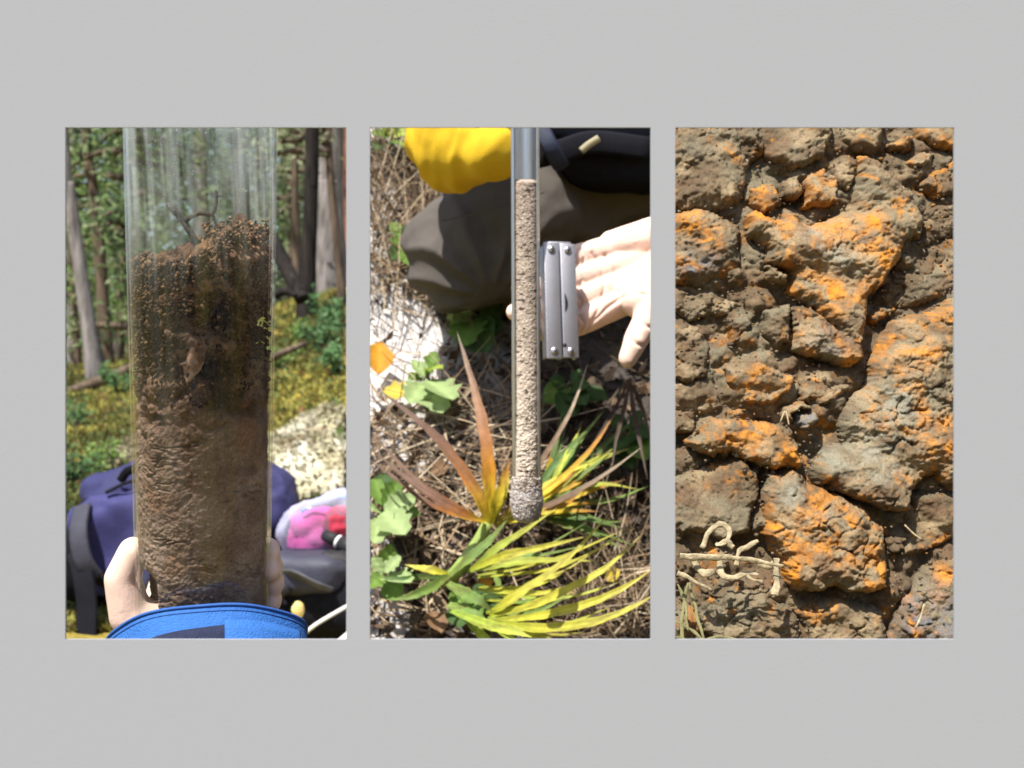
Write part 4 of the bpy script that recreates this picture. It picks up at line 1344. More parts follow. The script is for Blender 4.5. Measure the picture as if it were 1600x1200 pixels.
    # folds fanning out from the knee bend, and along the thigh
    kp = np.array(P(770, 470, 1.58))
    d = co - kp
    ang = np.arctan2(d[:, 2], d[:, 0]); rad = np.sqrt(d[:, 0] ** 2 + d[:, 2] ** 2)
    fold = .0085 * (1 - 1.6 * np.abs(np.sin(ang * 6.5 + 2.2 * fbm(co * 12, 2, 3)))) * np.exp(-(rad / .15) ** 2) * sstep(.01, .05, rad)
    fold += .008 * np.sin((co[:, 0] * .6 + co[:, 2]) * 70 + 4 * fbm(co * 9, 2, 5)) * sstep(.0, .12, co[:, 0])
    fold += .004 * fbm(co * 22, 3, 8)
    co = co + no * fold[:, None]
    me.vertices.foreach_set('co', co.astype(np.float32).ravel()); me.update()
    sm = tr.modifiers.new('sub', 'SUBSURF'); sm.levels = 1; sm.render_levels = 1
    tube('seam', spline([P(690, 345, 1.505), P(760, 330, 1.50), P(850, 300, 1.52)], 12), .0012, M_trouser, tr, 5)
    # belt
    blob('boot', [(P(1020, 505, 1.72), P(1120, 520, 1.70), .045, .040), (P(1120, 520, 1.70), P(1150, 470, 1.70), .038, .035)], .006, 3, M_boot, t)
build_person()

def build_pouch():
    t = thing('waist_pouch', 'black waist pouch with strap and buckle over the khaki thigh', 'pouch', tuple(P(985, 262, 1.60)))
    superell('pouch_body', tuple(P(995, 205, 1.595)), (.10, .05, .066), .55, M_black, t, .15, .22, 16, 21, 70, 40)
    superell('pouch_flap', tuple(P(990, 188, 1.575)), (.098, .045, .048), .55, simple('navy_black_nylon', (.006, .007, .014), .9, 0, .2, 40, .5, 500, .1), t, .15, .10, 12, 22)
    superell('side_pocket', tuple(P(905, 200, 1.58)), (.035, .03, .045), .6, M_black, t, .1, .15, 18, 23)
    strap('strap', [P(842, 190, 1.50), P(858, 225, 1.49), P(872, 252, 1.50), P(880, 262, 1.52)], .018, .004, simple('navy_webbing', (.015, .022, .05), .7, 0, .15, 60, .4, 600), t, (0, 1, 0))
    strap('belt', [P(838, 245, 1.52), P(880, 235, 1.51), P(930, 222, 1.52), P(1016, 232, 1.53)], .026, .005, M_black, t, (0, 1, 0))
    strap('buckle', [P(908, 236, 1.505), P(920, 226, 1.505), P(936, 216, 1.505)], .008, .004, simple('tan_plastic', (.30, .27, .17), .6, 0, .1), t, (0, 1, .2))
    # small emblem: orange and white strokes
    mo = simple('emblem_orange', (.55, .16, .06), .7, 0, .1); mw = simple('emblem_white', (.65, .55, .5), .7, 0, .1)
    dd = 1.535
    for pts, m in (([(969, 210), (976, 206), (984, 207)], mo), ([(972, 216), (979, 213), (986, 214)], mw), ([(970, 222), (977, 220), (983, 222)], mo), ([(984, 207), (981, 214), (975, 219)], mo)):
        strap('emblem_stroke', [P(a, b, dd) for a, b in pts], .0035, .0015, m, t, (0, 1, 0))
    superell('mesh_panel', tuple(P(770, 262, 1.60)), (.035, .03, .050), .7, M_black, t, 0, .1, 12, 24)
build_pouch()

# ------------------------------------------------------------------ palm fronds: every blade a part
SCH = {
    'brown': [(0, (.50, .40, .03)), (.16, (.52, .33, .03)), (.32, (.34, .13, .03)), (.5, (.17, .085, .05)), (1, (.13, .09, .075))],
    'orange': [(0, (.46, .42, .03)), (.18, (.60, .40, .02)), (.34, (.58, .26, .03)), (.5, (.38, .17, .07)), (.8, (.30, .19, .13)), (1, (.25, .22, .19))],
    'yellow': [(0, (.30, .34, .03)), (.3, (.50, .48, .05)), (.8, (.58, .54, .09)), (1, (.45, .36, .12))],
    'lime': [(0, (.20, .29, .04)), (.5, (.40, .46, .06)), (1, (.50, .48, .10))],
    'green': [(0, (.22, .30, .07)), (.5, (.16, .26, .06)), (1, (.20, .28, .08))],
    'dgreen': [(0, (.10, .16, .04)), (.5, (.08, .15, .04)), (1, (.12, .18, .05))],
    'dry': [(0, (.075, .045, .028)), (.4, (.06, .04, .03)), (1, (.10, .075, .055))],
    'tan': [(0, (.40, .30, .05)), (.3, (.16, .09, .05)), (.6, (.22, .15, .10)), (1, (.55, .45, .34))],
    'yor': [(0, (.48, .44, .03)), (.45, (.55, .42, .03)), (.75, (.45, .22, .04)), (1, (.22, .12, .07))],
}
def blade(parent, pts, width_px, scheme, lifts, seed, name='blade'):
    """pts photo pixels from base to tip; lifts metres above the bank, base and tip"""
    rng = random.Random(seed)
    n = 22
    W = []
    for i, (a, b) in enumerate(pts):
        f = i / (len(pts) - 1)
        W.append(bank_point(a, b, lifts[0] + (lifts[1] - lifts[0]) * f + .02 * math.sin(f * math.pi)))
    path = spline(W, n)
    w0 = width_px * K * path[0].y
    face = (Vector((0, -.75, .66)) + Vector((rng.uniform(-.5, .5), 0, rng.uniform(-.3, .3)))).normalized()
    V, C, F = [], [], []
    st = SCH[scheme]
    jit = rng.uniform(.85, 1.15)
    for i, p in enumerate(path):
        s = i / (n - 1)
        tg = (path[min(i + 1, n - 1)] - path[max(i - 1, 0)]).normalized()
        sd = tg.cross(face).normalized()
        nr = sd.cross(tg)
        wf = (0.45 + .55 * min(1, s / .28)) * (1 - max(0, (s - .28) / .72) ** 1.7) + .015
        w = w0 * .5 * wf
        c = np.array([np.interp(min(1, max(0, s)), [q[0] for q in st], [q[1][k] for q in st]) for k in range(3)]) * jit
        for k, (u, dp) in enumerate(((-1, .32), (-.5, .22), (0, 0), (.5, .22), (1, .32))):
            wob = 1 + .10 * math.sin(i * 2.1 + k + seed) + .05 * math.sin(i * 5.3 + seed)
            V.append(tuple(p + sd * w * u * wob + nr * w * dp))
            st_ = .94 if k % 2 else 1.04
            br = max(0.0, math.sin(s * 9 + seed * 1.7 + k * .6) - .82) * 3.2
            C.append(np.clip(c * st_ * (1 + .12 * math.sin(k * 3.7 + seed + s * 5)) * (1 - br) + np.array((.13, .075, .03)) * br, 0, .8))
    m = 5
    g = grid_faces(m, n)
    return obj(name, mk_mesh(name, np.array(V), g, np.array(C)), M_blade, parent)

def build_fronds():
    A = thing('palm_frond', 'dying palm frond with yellow base and brown spread blades behind the probe tip', 'palm frond', tuple(bank_point(760, 830, .02)))
    ba = (762, 818)
    la = [
        ([ba, (725, 803), (655, 763), (578, 700)], 17, 'brown', .10, .15), ([ba, (715, 795), (650, 750), (580, 676)], 13, 'brown', .09, .15),
        ([ba, (718, 806), (668, 786), (618, 748), (580, 720)], 11, 'brown', .08, .11), ([ba, (745, 770), (695, 698), (650, 655), (588, 606)], 19, 'brown', .10, .17),
        ([(765, 818), (766, 755), (760, 690), (742, 610), (714, 518)], 23, 'orange', .10, .22), ([(766, 818), (776, 782), (788, 745), (797, 715)], 18, 'yor', .11, .13),
        ([(770, 818), (800, 790), (850, 715), (893, 640), (919, 567)], 11, 'tan', .09, .15), ([(772, 818), (815, 790), (870, 755), (925, 700), (965, 640)], 13, 'yor', .09, .12),
        ([(772, 820), (830, 802), (890, 775), (945, 742), (1004, 698)], 13, 'tan', .08, .13), ([(770, 818), (820, 785), (860, 765), (905, 735)], 18, 'yor', .09, .11),
        ([(772, 822), (830, 806), (880, 790), (905, 770)], 13, 'yor', .09, .10), ([(773, 820), (835, 770), (895, 735), (925, 728)], 12, 'yellow', .07, .09),
        ([(770, 815), (786, 770), (797, 740)], 14, 'yellow', .10, .10), ([(773, 820), (840, 780), (900, 755), (935, 720)], 14, 'yor', .06, .08)]
    for i, (p, w, s, l0, l1) in enumerate(la):
        blade(A, p, w, s, (l0, l1), 10 + i)
    tube('stalk', spline([bank_point(762, 818, .10), bank_point(745, 850, .085), bank_point(712, 895, .06), bank_point(690, 915, .0)], 12), interp([.006, .007, .008], 12), simple('green_stalk', (.24, .32, .08), .5, 0, .15, 60, .2, 200), A, 8)
    B = thing('palm_frond', 'yellow green palm frond sweeping right across the lower bank', 'palm frond', tuple(bank_point(715, 905, .0)))
    lb = [
        ([(703, 900), (735, 872), (765, 845), (792, 812)], 24, 'green', .10, .12), ([(735, 892), (775, 858), (815, 832), (871, 793)], 17, 'lime', .12, .14),
        ([(735, 890), (785, 870), (835, 858), (925, 836)], 19, 'yellow', .13, .17), ([(730, 893), (785, 882), (843, 876), (938, 877)], 22, 'lime', .11, .13),
        ([(735, 890), (790, 878), (845, 868), (915, 852)], 12, 'green', .09, .10), ([(760, 958), (800, 935), (888, 872), (956, 798)], 17, 'yellow', .13, .20),
        ([(765, 962), (800, 935), (840, 908), (890, 888)], 20, 'yellow', .12, .14), ([(770, 962), (830, 947), (890, 920), (950, 885), (1004, 834)], 20, 'yellow', .14, .24),
        ([(775, 968), (840, 963), (920, 943), (975, 918), (1024, 886)], 18, 'yellow', .15, .24), ([(770, 972), (840, 982), (920, 974), (980, 953), (1030, 925)], 21, 'yellow', .16, .24),
        ([(705, 955), (765, 978), (820, 990), (880, 1004)], 22, 'lime', .14, .18), ([(700, 912), (730, 930), (750, 940), (770, 956)], 26, 'green', .13, .15),
        ([(700, 900), (672, 918), (640, 932), (610, 938)], 20, 'green', .10, .12), ([(702, 897), (680, 893), (655, 888), (632, 882)], 22, 'yellow', .09, .09),
        ([(705, 898), (660, 902), (620, 905), (585, 900)], 14, 'dgreen', .06, .08), ([(720, 955), (760, 1000), (800, 1030)], 18, 'lime', .12, .14),
        ([(745, 960), (800, 1000), (860, 1020)], 18, 'lime', .13, .15), ([(770, 888), (782, 925), (778, 965)], 12, 'green', .05, .04),
        ([(700, 945), (735, 958), (775, 985)], 28, 'green', .12, .14)]
    for i, (p, w, s, l0, l1) in enumerate(lb):
        blade(B, p, w * .78, s, (l0, l1), 40 + i)
    rb = random.Random(3)
    for i in range(12):
        f = i / 11
        x0, y0 = 738 + 28 * f + rb.uniform(-6, 6), 893 + 75 * f + rb.uniform(-5, 5)
        tx, ty = rb.uniform(870, 1000), 815 + 165 * f + rb.uniform(-22, 16)
        mx_, my_ = (x0 + tx) / 2 + rb.uniform(-8, 8), (y0 + ty) / 2 + 14 + rb.uniform(-4, 10)
        blade(B, [(x0, y0), (mx_, my_), (tx, ty)], rb.uniform(6, 9), rb.choice(['yellow', 'lime', 'lime', 'green', 'yellow']), (rb.uniform(.07, .10), rb.uniform(.09, .16)), 200 + i)
    Cc = thing('palm_frond', 'shaded dark green palm frond behind the probe tip', 'palm frond', tuple(bank_point(835, 800, .0)))
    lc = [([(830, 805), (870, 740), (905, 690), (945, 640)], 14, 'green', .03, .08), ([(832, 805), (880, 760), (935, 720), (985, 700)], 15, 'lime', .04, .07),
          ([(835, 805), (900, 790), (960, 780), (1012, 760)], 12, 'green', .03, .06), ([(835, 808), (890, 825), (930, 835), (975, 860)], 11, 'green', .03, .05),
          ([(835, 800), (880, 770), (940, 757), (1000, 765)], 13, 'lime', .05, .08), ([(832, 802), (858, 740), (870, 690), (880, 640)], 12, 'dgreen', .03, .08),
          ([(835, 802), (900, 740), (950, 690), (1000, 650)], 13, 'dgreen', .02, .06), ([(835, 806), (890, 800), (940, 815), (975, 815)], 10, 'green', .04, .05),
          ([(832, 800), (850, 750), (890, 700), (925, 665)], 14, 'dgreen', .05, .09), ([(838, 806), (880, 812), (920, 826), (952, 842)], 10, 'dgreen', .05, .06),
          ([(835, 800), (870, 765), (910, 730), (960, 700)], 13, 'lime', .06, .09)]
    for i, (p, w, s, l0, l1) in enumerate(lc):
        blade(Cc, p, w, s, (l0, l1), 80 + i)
    for i in range(12):
        an = math.radians(-75 + i * 8 + rb.uniform(-4, 4)); L_ = rb.uniform(90, 175)
        x0, y0 = 832 + rb.uniform(-5, 5), 803 + rb.uniform(-5, 5)
        blade(Cc, [(x0, y0), (x0 + math.cos(an) * L_ * .5 + 4, y0 + math.sin(an) * L_ * .5 - 4), (x0 + math.cos(an) * L_, y0 + math.sin(an) * L_)], rb.uniform(8, 12), rb.choice(['lime', 'green', 'dgreen', 'yor']), (.05, rb.uniform(.06, .10)), 240 + i)
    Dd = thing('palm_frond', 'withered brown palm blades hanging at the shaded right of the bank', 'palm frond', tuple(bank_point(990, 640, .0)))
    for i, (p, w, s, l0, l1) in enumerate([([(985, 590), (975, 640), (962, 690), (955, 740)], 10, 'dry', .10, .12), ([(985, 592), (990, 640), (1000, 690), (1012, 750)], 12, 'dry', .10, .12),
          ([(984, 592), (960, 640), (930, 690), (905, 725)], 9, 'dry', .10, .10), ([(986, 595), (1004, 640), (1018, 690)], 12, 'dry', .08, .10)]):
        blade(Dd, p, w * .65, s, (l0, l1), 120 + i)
build_fronds()

# ------------------------------------------------------------------ broad-leaved plants: every leaf a part
def leaf_mesh(kind):
    n = 20
    V, F, C = [], [], []
    rng = random.Random(kind * 7 + 1)
    for i in range(n):
        s = i / (n - 1)
        if kind == 0:
            w = .36 * math.sin(math.pi * min(1, s * 1.02)) ** .8
        elif kind == 1:                                     # lobed
            w = .36 * math.sin(math.pi * min(1, s)) ** .6 * (1 + .22 * math.sin(s * 22))
        else:                                               # rounded, wide towards the tip
            w = .40 * math.sin(math.pi * min(1, s ** 1.25)) ** .65 * (1 + .08 * math.sin(s * 30))
        bend = -.10 * s * s
        for u in (-1, -.55, -.08, .08, .55, 1):
            V.append((u * w, s, bend + abs(u) * .10 * (w / .36) + .02 * math.sin(s * 17 + u * 4)))
            C.append(1.25 if abs(u) < .1 else (.92 + .1 * rng.random()))
    return np.array(V), grid_faces(6, n), np.array(C)
LEAFM = {}
def get_leaf(kind, ck):
    key = (kind, ck)
    if key not in LEAFM:
        V, F, C = leaf_mesh(kind)
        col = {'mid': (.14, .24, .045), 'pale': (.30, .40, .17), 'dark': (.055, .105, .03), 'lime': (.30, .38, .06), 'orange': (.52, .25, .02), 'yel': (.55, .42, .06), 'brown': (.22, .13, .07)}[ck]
        LEAFM[key] = mk_mesh('leaf', V, F, np.clip(np.array(col) * C[:, None], 0, .85))
    return LEAFM[key]

def leafy(label, root, leaves, seed, group=None):
    """leaves: (px, py base, px, py tip, kind, colour, lift)"""
    rng = random.Random(seed)
    r = bank_point(root[0], root[1], 0)
    t = thing('leafy_plant', label, 'plant', tuple(r), group)
    for k, (x0, y0, x1, y1, kind, ck, lift) in enumerate(leaves):
        a = bank_point(x0, y0, lift); b = bank_point(x1, y1, lift + .01 + rng.uniform(0, .02))
        yv = b - a
        L = yv.length
        yv.normalize()
        nz = Vector((rng.uniform(-.45, .45), -.7, .6 + rng.uniform(-.3, .3)))
        xv = yv.cross(nz).normalized(); zv = xv.cross(yv)
        o = bpy.data.objects.new('leaf', get_leaf(kind, ck)); COL.objects.link(o)
        if not o.data.materials: o.data.materials.append(M_blade)
        Mx = Matrix((xv, yv, zv)).transposed().to_4x4()
        o.parent = t
        o.matrix_parent_inverse = Matrix.Translation(-r)
        o.matrix_basis = Matrix.Translation(a) @ Mx @ Matrix.Diagonal((L, L, L, 1))
        tube('stem', spline([r, r.lerp(a, .5) + Vector((0, -.006, .004)), a], 6), interp([.0018, .0010], 6), M_stem, t, 5)
M_stem = simple('green_stem', (.16, .17, .06), .7, 0, .2, 90, .2, 300)
leafy('shaded plant with one large rounded green leaf below the khaki knee', (745, 500), [
    (722, 478, 762, 445, 2, 'mid', .07), (712, 455, 705, 480, 0, 'lime', .05), (735, 485, 700, 495, 0, 'pale', .06), (750, 500, 785, 470, 0, 'dark', .05), (745, 495, 780, 515, 1, 'dark', .05),
    (740, 500, 725, 535, 1, 'mid', .06), (745, 505, 760, 545, 0, 'dark', .05), (735, 500, 705, 515, 0, 'mid', .05), (755, 480, 790, 455, 0, 'dark', .04), (720, 470, 715, 445, 0, 'mid', .05), (745, 470, 775, 440, 0, 'dark', .03)], 1)
leafy('plant with lobed pale leaves on white sand below the orange leaf', (668, 585), [
    (668, 595, 708, 618, 1, 'pale', .06), (665, 590, 645, 560, 0, 'pale', .06), (670, 585, 678, 548, 1, 'mid', .05), (662, 600, 640, 625, 1, 'pale', .05), (672, 600, 690, 640, 1, 'pale', .05), (665, 580, 690, 572, 0, 'lime', .06), (660, 590, 638, 590, 0, 'mid', .04)], 2)
leafy('plant with broad pale green leaves at the left edge below the brown blades', (598, 815), [
    (600, 800, 648, 775, 1, 'pale', .08), (600, 800, 632, 830, 1, 'pale', .08), (598, 790, 585, 745, 1, 'mid', .07), (600, 790, 625, 750, 1, 'mid', .07), (595, 800, 572, 790, 1, 'pale', .06), (598, 810, 585, 845, 1, 'pale', .07), (605, 805, 655, 800, 0, 'mid', .06), (600, 795, 600, 735, 0, 'dark', .05)], 3)
leafy('low plant with pale wavy leaves beside the yellow frond base', (600, 905), [
    (602, 895, 625, 868, 1, 'pale', .08), (600, 895, 582, 870, 1, 'pale', .07), (605, 900, 640, 905, 1, 'pale', .07), (600, 900, 575, 915, 1, 'mid', .07), (605, 905, 625, 935, 0, 'mid', .06), (600, 892, 612, 850, 0, 'mid', .05)], 4)
leafy('small bright green plant under the top edge left of the yellow sleeve', (612, 225), [
    (612, 215, 580, 205, 0, 'mid', .05), (612, 215, 600, 185, 0, 'lime', .05), (615, 215, 645, 200, 0, 'lime', .05), (615, 220, 640, 228, 0, 'mid', .05), (610, 220, 585, 232, 0, 'dark', .04), (618, 210, 650, 186, 0, 'mid', .04)], 5)
leafy('small yellow green sprig leaning on the lit khaki knee', (668, 370), [
    (670, 350, 690, 345, 0, 'lime', .10), (670, 350, 668, 325, 0, 'mid', .10), (668, 355, 650, 340, 0, 'lime', .09), (668, 360, 688, 362, 0, 'lime', .10), (665, 365, 645, 372, 0, 'mid', .08)], 6)
leafy('sparse green sprig in the straw left of the khaki knee', (630, 385), [
    (625, 370, 612, 345, 0, 'mid', .05), (628, 370, 640, 350, 0, 'dark', .05), (628, 380, 608, 372, 0, 'mid', .05), (630, 378, 650, 388, 0, 'lime', .05), (628, 390, 612, 402, 0, 'dark', .05), (632, 392, 640, 412, 0, 'mid', .05)], 7)
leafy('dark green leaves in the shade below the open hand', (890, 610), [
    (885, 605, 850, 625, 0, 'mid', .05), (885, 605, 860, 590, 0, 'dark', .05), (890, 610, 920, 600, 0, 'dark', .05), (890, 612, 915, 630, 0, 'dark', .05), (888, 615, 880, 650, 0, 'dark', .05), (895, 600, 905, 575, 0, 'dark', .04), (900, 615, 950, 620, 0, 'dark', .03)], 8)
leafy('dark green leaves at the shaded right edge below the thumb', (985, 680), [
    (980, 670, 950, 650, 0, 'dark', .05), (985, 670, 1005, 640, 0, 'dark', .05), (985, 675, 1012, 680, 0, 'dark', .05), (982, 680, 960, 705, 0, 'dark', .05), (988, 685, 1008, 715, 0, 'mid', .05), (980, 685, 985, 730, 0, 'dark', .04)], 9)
leafy('green ground leaves under the middle of the yellow frond', (735, 935), [
    (735, 930, 705, 945, 0, 'mid', .05), (735, 930, 760, 915, 0, 'dark', .05), (735, 935, 745, 965, 0, 'mid', .05), (730, 930, 700, 915, 0, 'dark', .05), (735, 940, 715, 975, 0, 'dark', .04), (740, 938, 785, 945, 0, 'dark', .03)], 10)
for lab, x0, y0, x1, y1, ck, lift, kd in (
    ('curled orange dead leaf standing on white sand', 590, 585, 594, 530, 'orange', .04, 0), ('yellow dead leaf lying near the orange leaf', 598, 612, 640, 612, 'yel', .03, 1),
    ('orange brown dead leaf under the yellow green frond', 742, 918, 770, 908, 'orange', .03, 0), ('brown dead leaf in the straw below the left plants', 676, 955, 690, 985, 'brown', .03, 0),
    ('yellow dead leaf near the end of the long yellow blades', 945, 905, 968, 892, 'yel', .03, 2), ('brown curled leaf in the straw above the frond base', 670, 740, 700, 725, 'brown', .03, 2)):
    a = bank_point(x0, y0, lift); b = bank_point(x1, y1, lift + .015)
    yv = (b - a); L = yv.length; yv.normalize(); xv = yv.cross(Vector((.2, -.7, .5))).normalized(); zv = xv.cross(yv)
    o = bpy.data.objects.new('dead_leaf', get_leaf(kd, ck)); COL.objects.link(o)
    if not o.data.materials: o.data.materials.append(M_blade)
    o.matrix_world = Matrix.Translation(a) @ Matrix((xv, yv, zv)).transposed().to_4x4() @ Matrix.Diagonal((L, L, L, 1))
    tag(o, lab, 'leaf')

# ------------------------------------------------------------------ straw, litter and sand crumbs on the bank
def ribbon_cloud(n, rng, pxr, pyr, length, width, pal, lift, upright=0.0):
    V = np.zeros((n, 8, 3)); C = np.zeros((n, 8, 3))
    for k in range(n):
        px = rng.uniform(*pxr); py = rng.uniform(*pyr)
        while px < 690 and 470 < py < 640 and rng.random() < .8:
            px = rng.uniform(*pxr); py = rng.uniform(*pyr)
        p0 = np.array(bank_point(px, py, rng.uniform(*lift)))
        L = rng.uniform(*length) * rng.choice([.5, .8, 1.0, 1.3])
        a = rng.uniform(0, 2 * math.pi)
        t1 = np.array([1, 0, 0]); t2 = np.array([0, .68, .73]); nn = np.array([0, -.73, .68])
        d = t1 * math.cos(a) + t2 * math.sin(a) + nn * rng.uniform(-.15, .35 + upright)
        if upright: d = d + np.array([0, -.1, upright])
        d /= np.linalg.norm(d)
        bend = rng.normal(size=3) * .25
        sd = np.cross(d, nn); sd /= np.linalg.norm(sd) + 1e-9
        w = rng.uniform(*width)
        c = pal[rng.integers(0, len(pal))] * rng.uniform(.7, 1.25)
        for j in range(4):
            s = j / 3
            q = p0 + d * L * s + bend * L * s * s
            lim = -0.1075 * q[1]
            ww = w * (1 - .75 * s)
            V[k, 2 * j] = q + sd * ww; V[k, 2 * j + 1] = q - sd * ww
            C[k, 2 * j] = C[k, 2 * j + 1] = c
    V[..., 0] = np.maximum(V[..., 0], -0.1085 * V[..., 1])
    i = (np.arange(n) * 8)[:, None]
    F = np.concatenate([i + np.array([[0, 1, 3, 2]]), i + np.array([[2, 3, 5, 4]]), i + np.array([[4, 5, 7, 6]])], 1).reshape(-1, 4)
    return V.reshape(-1, 3), F, C.reshape(-1, 3)

def build_litter():
    rng = np.random.default_rng(5)
    straw = np.array([(.30, .23, .15), (.42, .34, .24), (.20, .14, .085), (.10, .068, .043), (.24, .165, .10), (.06, .043, .03)])
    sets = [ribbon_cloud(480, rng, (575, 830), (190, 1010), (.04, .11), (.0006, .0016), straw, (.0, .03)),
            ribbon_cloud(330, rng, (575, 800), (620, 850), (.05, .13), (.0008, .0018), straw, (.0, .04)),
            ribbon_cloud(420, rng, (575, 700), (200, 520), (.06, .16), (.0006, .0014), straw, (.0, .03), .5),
            ribbon_cloud(260, rng, (830, 1030), (520, 1010), (.03, .10), (.0006, .0014), straw * .4, (.0, .03)),  # straw darkened here, the shade on this side painted into its colour
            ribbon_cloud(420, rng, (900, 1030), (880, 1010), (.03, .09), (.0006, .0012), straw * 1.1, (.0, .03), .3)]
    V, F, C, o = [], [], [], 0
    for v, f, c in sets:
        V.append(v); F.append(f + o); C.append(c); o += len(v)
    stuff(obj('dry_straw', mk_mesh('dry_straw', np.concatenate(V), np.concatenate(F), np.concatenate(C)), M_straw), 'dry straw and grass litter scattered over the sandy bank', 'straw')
    # dead leaf litter
    n = 2600
    px = rng.uniform(575, 1030, n); py = rng.uniform(190, 1010, n)
    c = np.array([tuple(bank_point(a, b, rng.uniform(.0, .02))) for a, b in zip(px, py)])
    pal = np.array([(.16, .10, .06), (.09, .06, .04), (.26, .18, .12), (.045, .035, .03), (.15, .12, .10)])
    col = pal[rng.integers(0, 5, n)] * rng.uniform(.7, 1.2, (n, 1))
    kk = ~((px < 690) & (py > 470) & (py < 640) & (rng.random(n) < .85))
    c, col, n = c[kk], col[kk], int(kk.sum())
    V, F, C = leaf_cloud(c, rng.uniform(.008, .028, n), col, rng, .5, .3)
    V[:, 0] = np.maximum(V[:, 0], -0.1085 * V[:, 1])
    stuff(obj('leaf_litter', mk_mesh('leaf_litter', V, F, C), M_straw), 'small brown dead leaf scraps strewn over the sandy bank', 'leaf litter')
build_litter()

# ================================================================== RIGHT OPENING: iron-mottled soil clods on a steep soil face
SF0, SFS = 0.484, 0.58
def soil_pt(px, py):
    """photo pixels -> point of the sloping soil face (arrays)"""
    px = np.asarray(px, float); py = np.asarray(py, float)
    a = -(py - 600) * K
    d = (SF0 + SFS * CAMZ) / (1 - SFS * a)
    return np.stack([(px - 800) * K * d, d, CAMZ + a * d], -1)

def soil_colour(q, orange, tone, seed, spots=()):
    """grey-brown earth with rusty mottles; orange in 0..1 sets how much rust, tone shifts dark/light"""
    w = q + .006 * np.stack([noise(q * 60, seed), noise(q * 60, seed + 1), noise(q * 60, seed + 2)], -1)
    t = fbm(w * 70, 4, seed + 3)
    grey = lerp_col((.112, .080, .047), (.275, .208, .122), sstep(-.4, .4, t + tone))
    grey = lerp_col(grey, (.180, .162, .108), sstep(.0, .35, fbm(w * 45, 3, seed + 5)) * .6)
    grey = lerp_col(grey, (.13, .075, .042), sstep(.05, .45, fbm(w * 90, 3, seed + 6)) * .6)
    ws = np.stack([w[..., 0] * 1.5 + w[..., 2] * .5, w[..., 1], w[..., 2] * .75 - w[..., 0] * .3], -1)
    m = fbm(ws * 62, 4, seed + 7) * .8 + fbm(ws * 230, 4, seed + 9, .6) * .65
    o = sstep(.40 - .58 * orange, .80 - .58 * orange, m + .10)
    rust = lerp_col((.24, .098, .022), (.46, .19, .028), sstep(-.35, .35, fbm(w * 160, 3, seed + 11)))
    o = o * sstep(-.55, .15, fbm(q * 420, 3, seed + 12, .7) + .25 * m)
    col = lerp_col(grey * .90, rust, o * .82)
    sp = sstep(.45, .72, noise(q * 1100, seed + 13))
    return lerp_col(col, (.05, .035, .025), sp * .6)

def build_soil_face():
    zs = np.concatenate([np.linspace(-.05, .325, 16)[:-1], np.linspace(.325, .69, 420), np.linspace(.69, .76, 12)[1:]])
    us = np.concatenate([np.linspace(0, .235, 300), np.linspace(.235, .34, 20)[1:]])
    U, Z = np.meshgrid(us, zs)
    D = SF0 + SFS * Z
    X = .1072 * D + U
    q = np.stack([X, D, Z], -1)
    w1, w2 = worley(q * 62, 501)
    w3, _ = worley(q * 190, 503)
    h = .016 * (.55 - w1) + .012 * fbm(q * 26, 4, 505) + .0038 * (.5 - w3) + .0016 * fbm(q * 500, 3, 507) - .002
    h = np.where((Z > .30), h, h * .5) * sstep(0, .012, U)
    col = soil_colour(q, .22, -.22, 511)
    col = col * 1.0
    V = q.copy(); V[..., 1] -= h
    nv, nu = U.shape
    by = 1.12
    V2 = [V.reshape(-1, 3)]; C2 = [col.reshape(-1, 3)]; F2 = [grid_faces(nu, nv)]
    b0 = nu * nv
    side = np.stack([.1072 * by * np.ones(nv), by * np.ones(nv), zs], -1)
    side2 = np.stack([V[:, -1, 0], by * np.ones(nv), zs], -1)
    dk = np.tile(np.array([[.10, .075, .05]]), (nv, 1))
    V2 += [side, side2]; C2 += [dk, dk]
    j = np.arange(nv - 1)
    F2.append(np.stack([j * nu, (j + 1) * nu, b0 + j + 1, b0 + j], -1))
    F2.append(np.stack([(j + 1) * nu + nu - 1, j * nu + nu - 1, b0 + nv + j, b0 + nv + j + 1], -1))
    F2.append(np.stack([b0 + j, b0 + j + 1, b0 + nv + j + 1, b0 + nv + j], -1))
    tb = b0 + 2 * nv
    V2.append(np.stack([np.linspace(side[-1, 0], side2[-1, 0], nu), np.full(nu, by), np.full(nu, zs[-1])], -1)); C2.append(np.tile(dk[:1], (nu, 1)))
    i = np.arange(nu - 1)
    top = (nv - 1) * nu
    F2.append(np.stack([top + i, top + i + 1, tb + i + 1, tb + i], -1))
    me = mk_mesh('soil_face', np.concatenate(V2), np.concatenate(F2), np.concatenate(C2))
    structure(obj('soil_face', me, M_clod))
build_soil_face()

def poly_sd(poly, X, Y):
    n = len(poly)
    d = np.full(X.shape, 1e9); inside = np.zeros(X.shape, bool)
    for i in range(n):
        x0, y0 = poly[i]; x1, y1 = poly[(i + 1) % n]
        ex, ey = x1 - x0, y1 - y0
        t = np.clip(((X - x0) * ex + (Y - y0) * ey) / (ex * ex + ey * ey + 1e-9), 0, 1)
        d = np.minimum(d, np.hypot(X - x0 - t * ex, Y - y0 - t * ey))
        c = ((y0 > Y) != (y1 > Y)) & (X < (x1 - x0) * (Y - y0) / (y1 - y0 + 1e-12) + x0)
        inside ^= c
    return np.where(inside, d, -d)

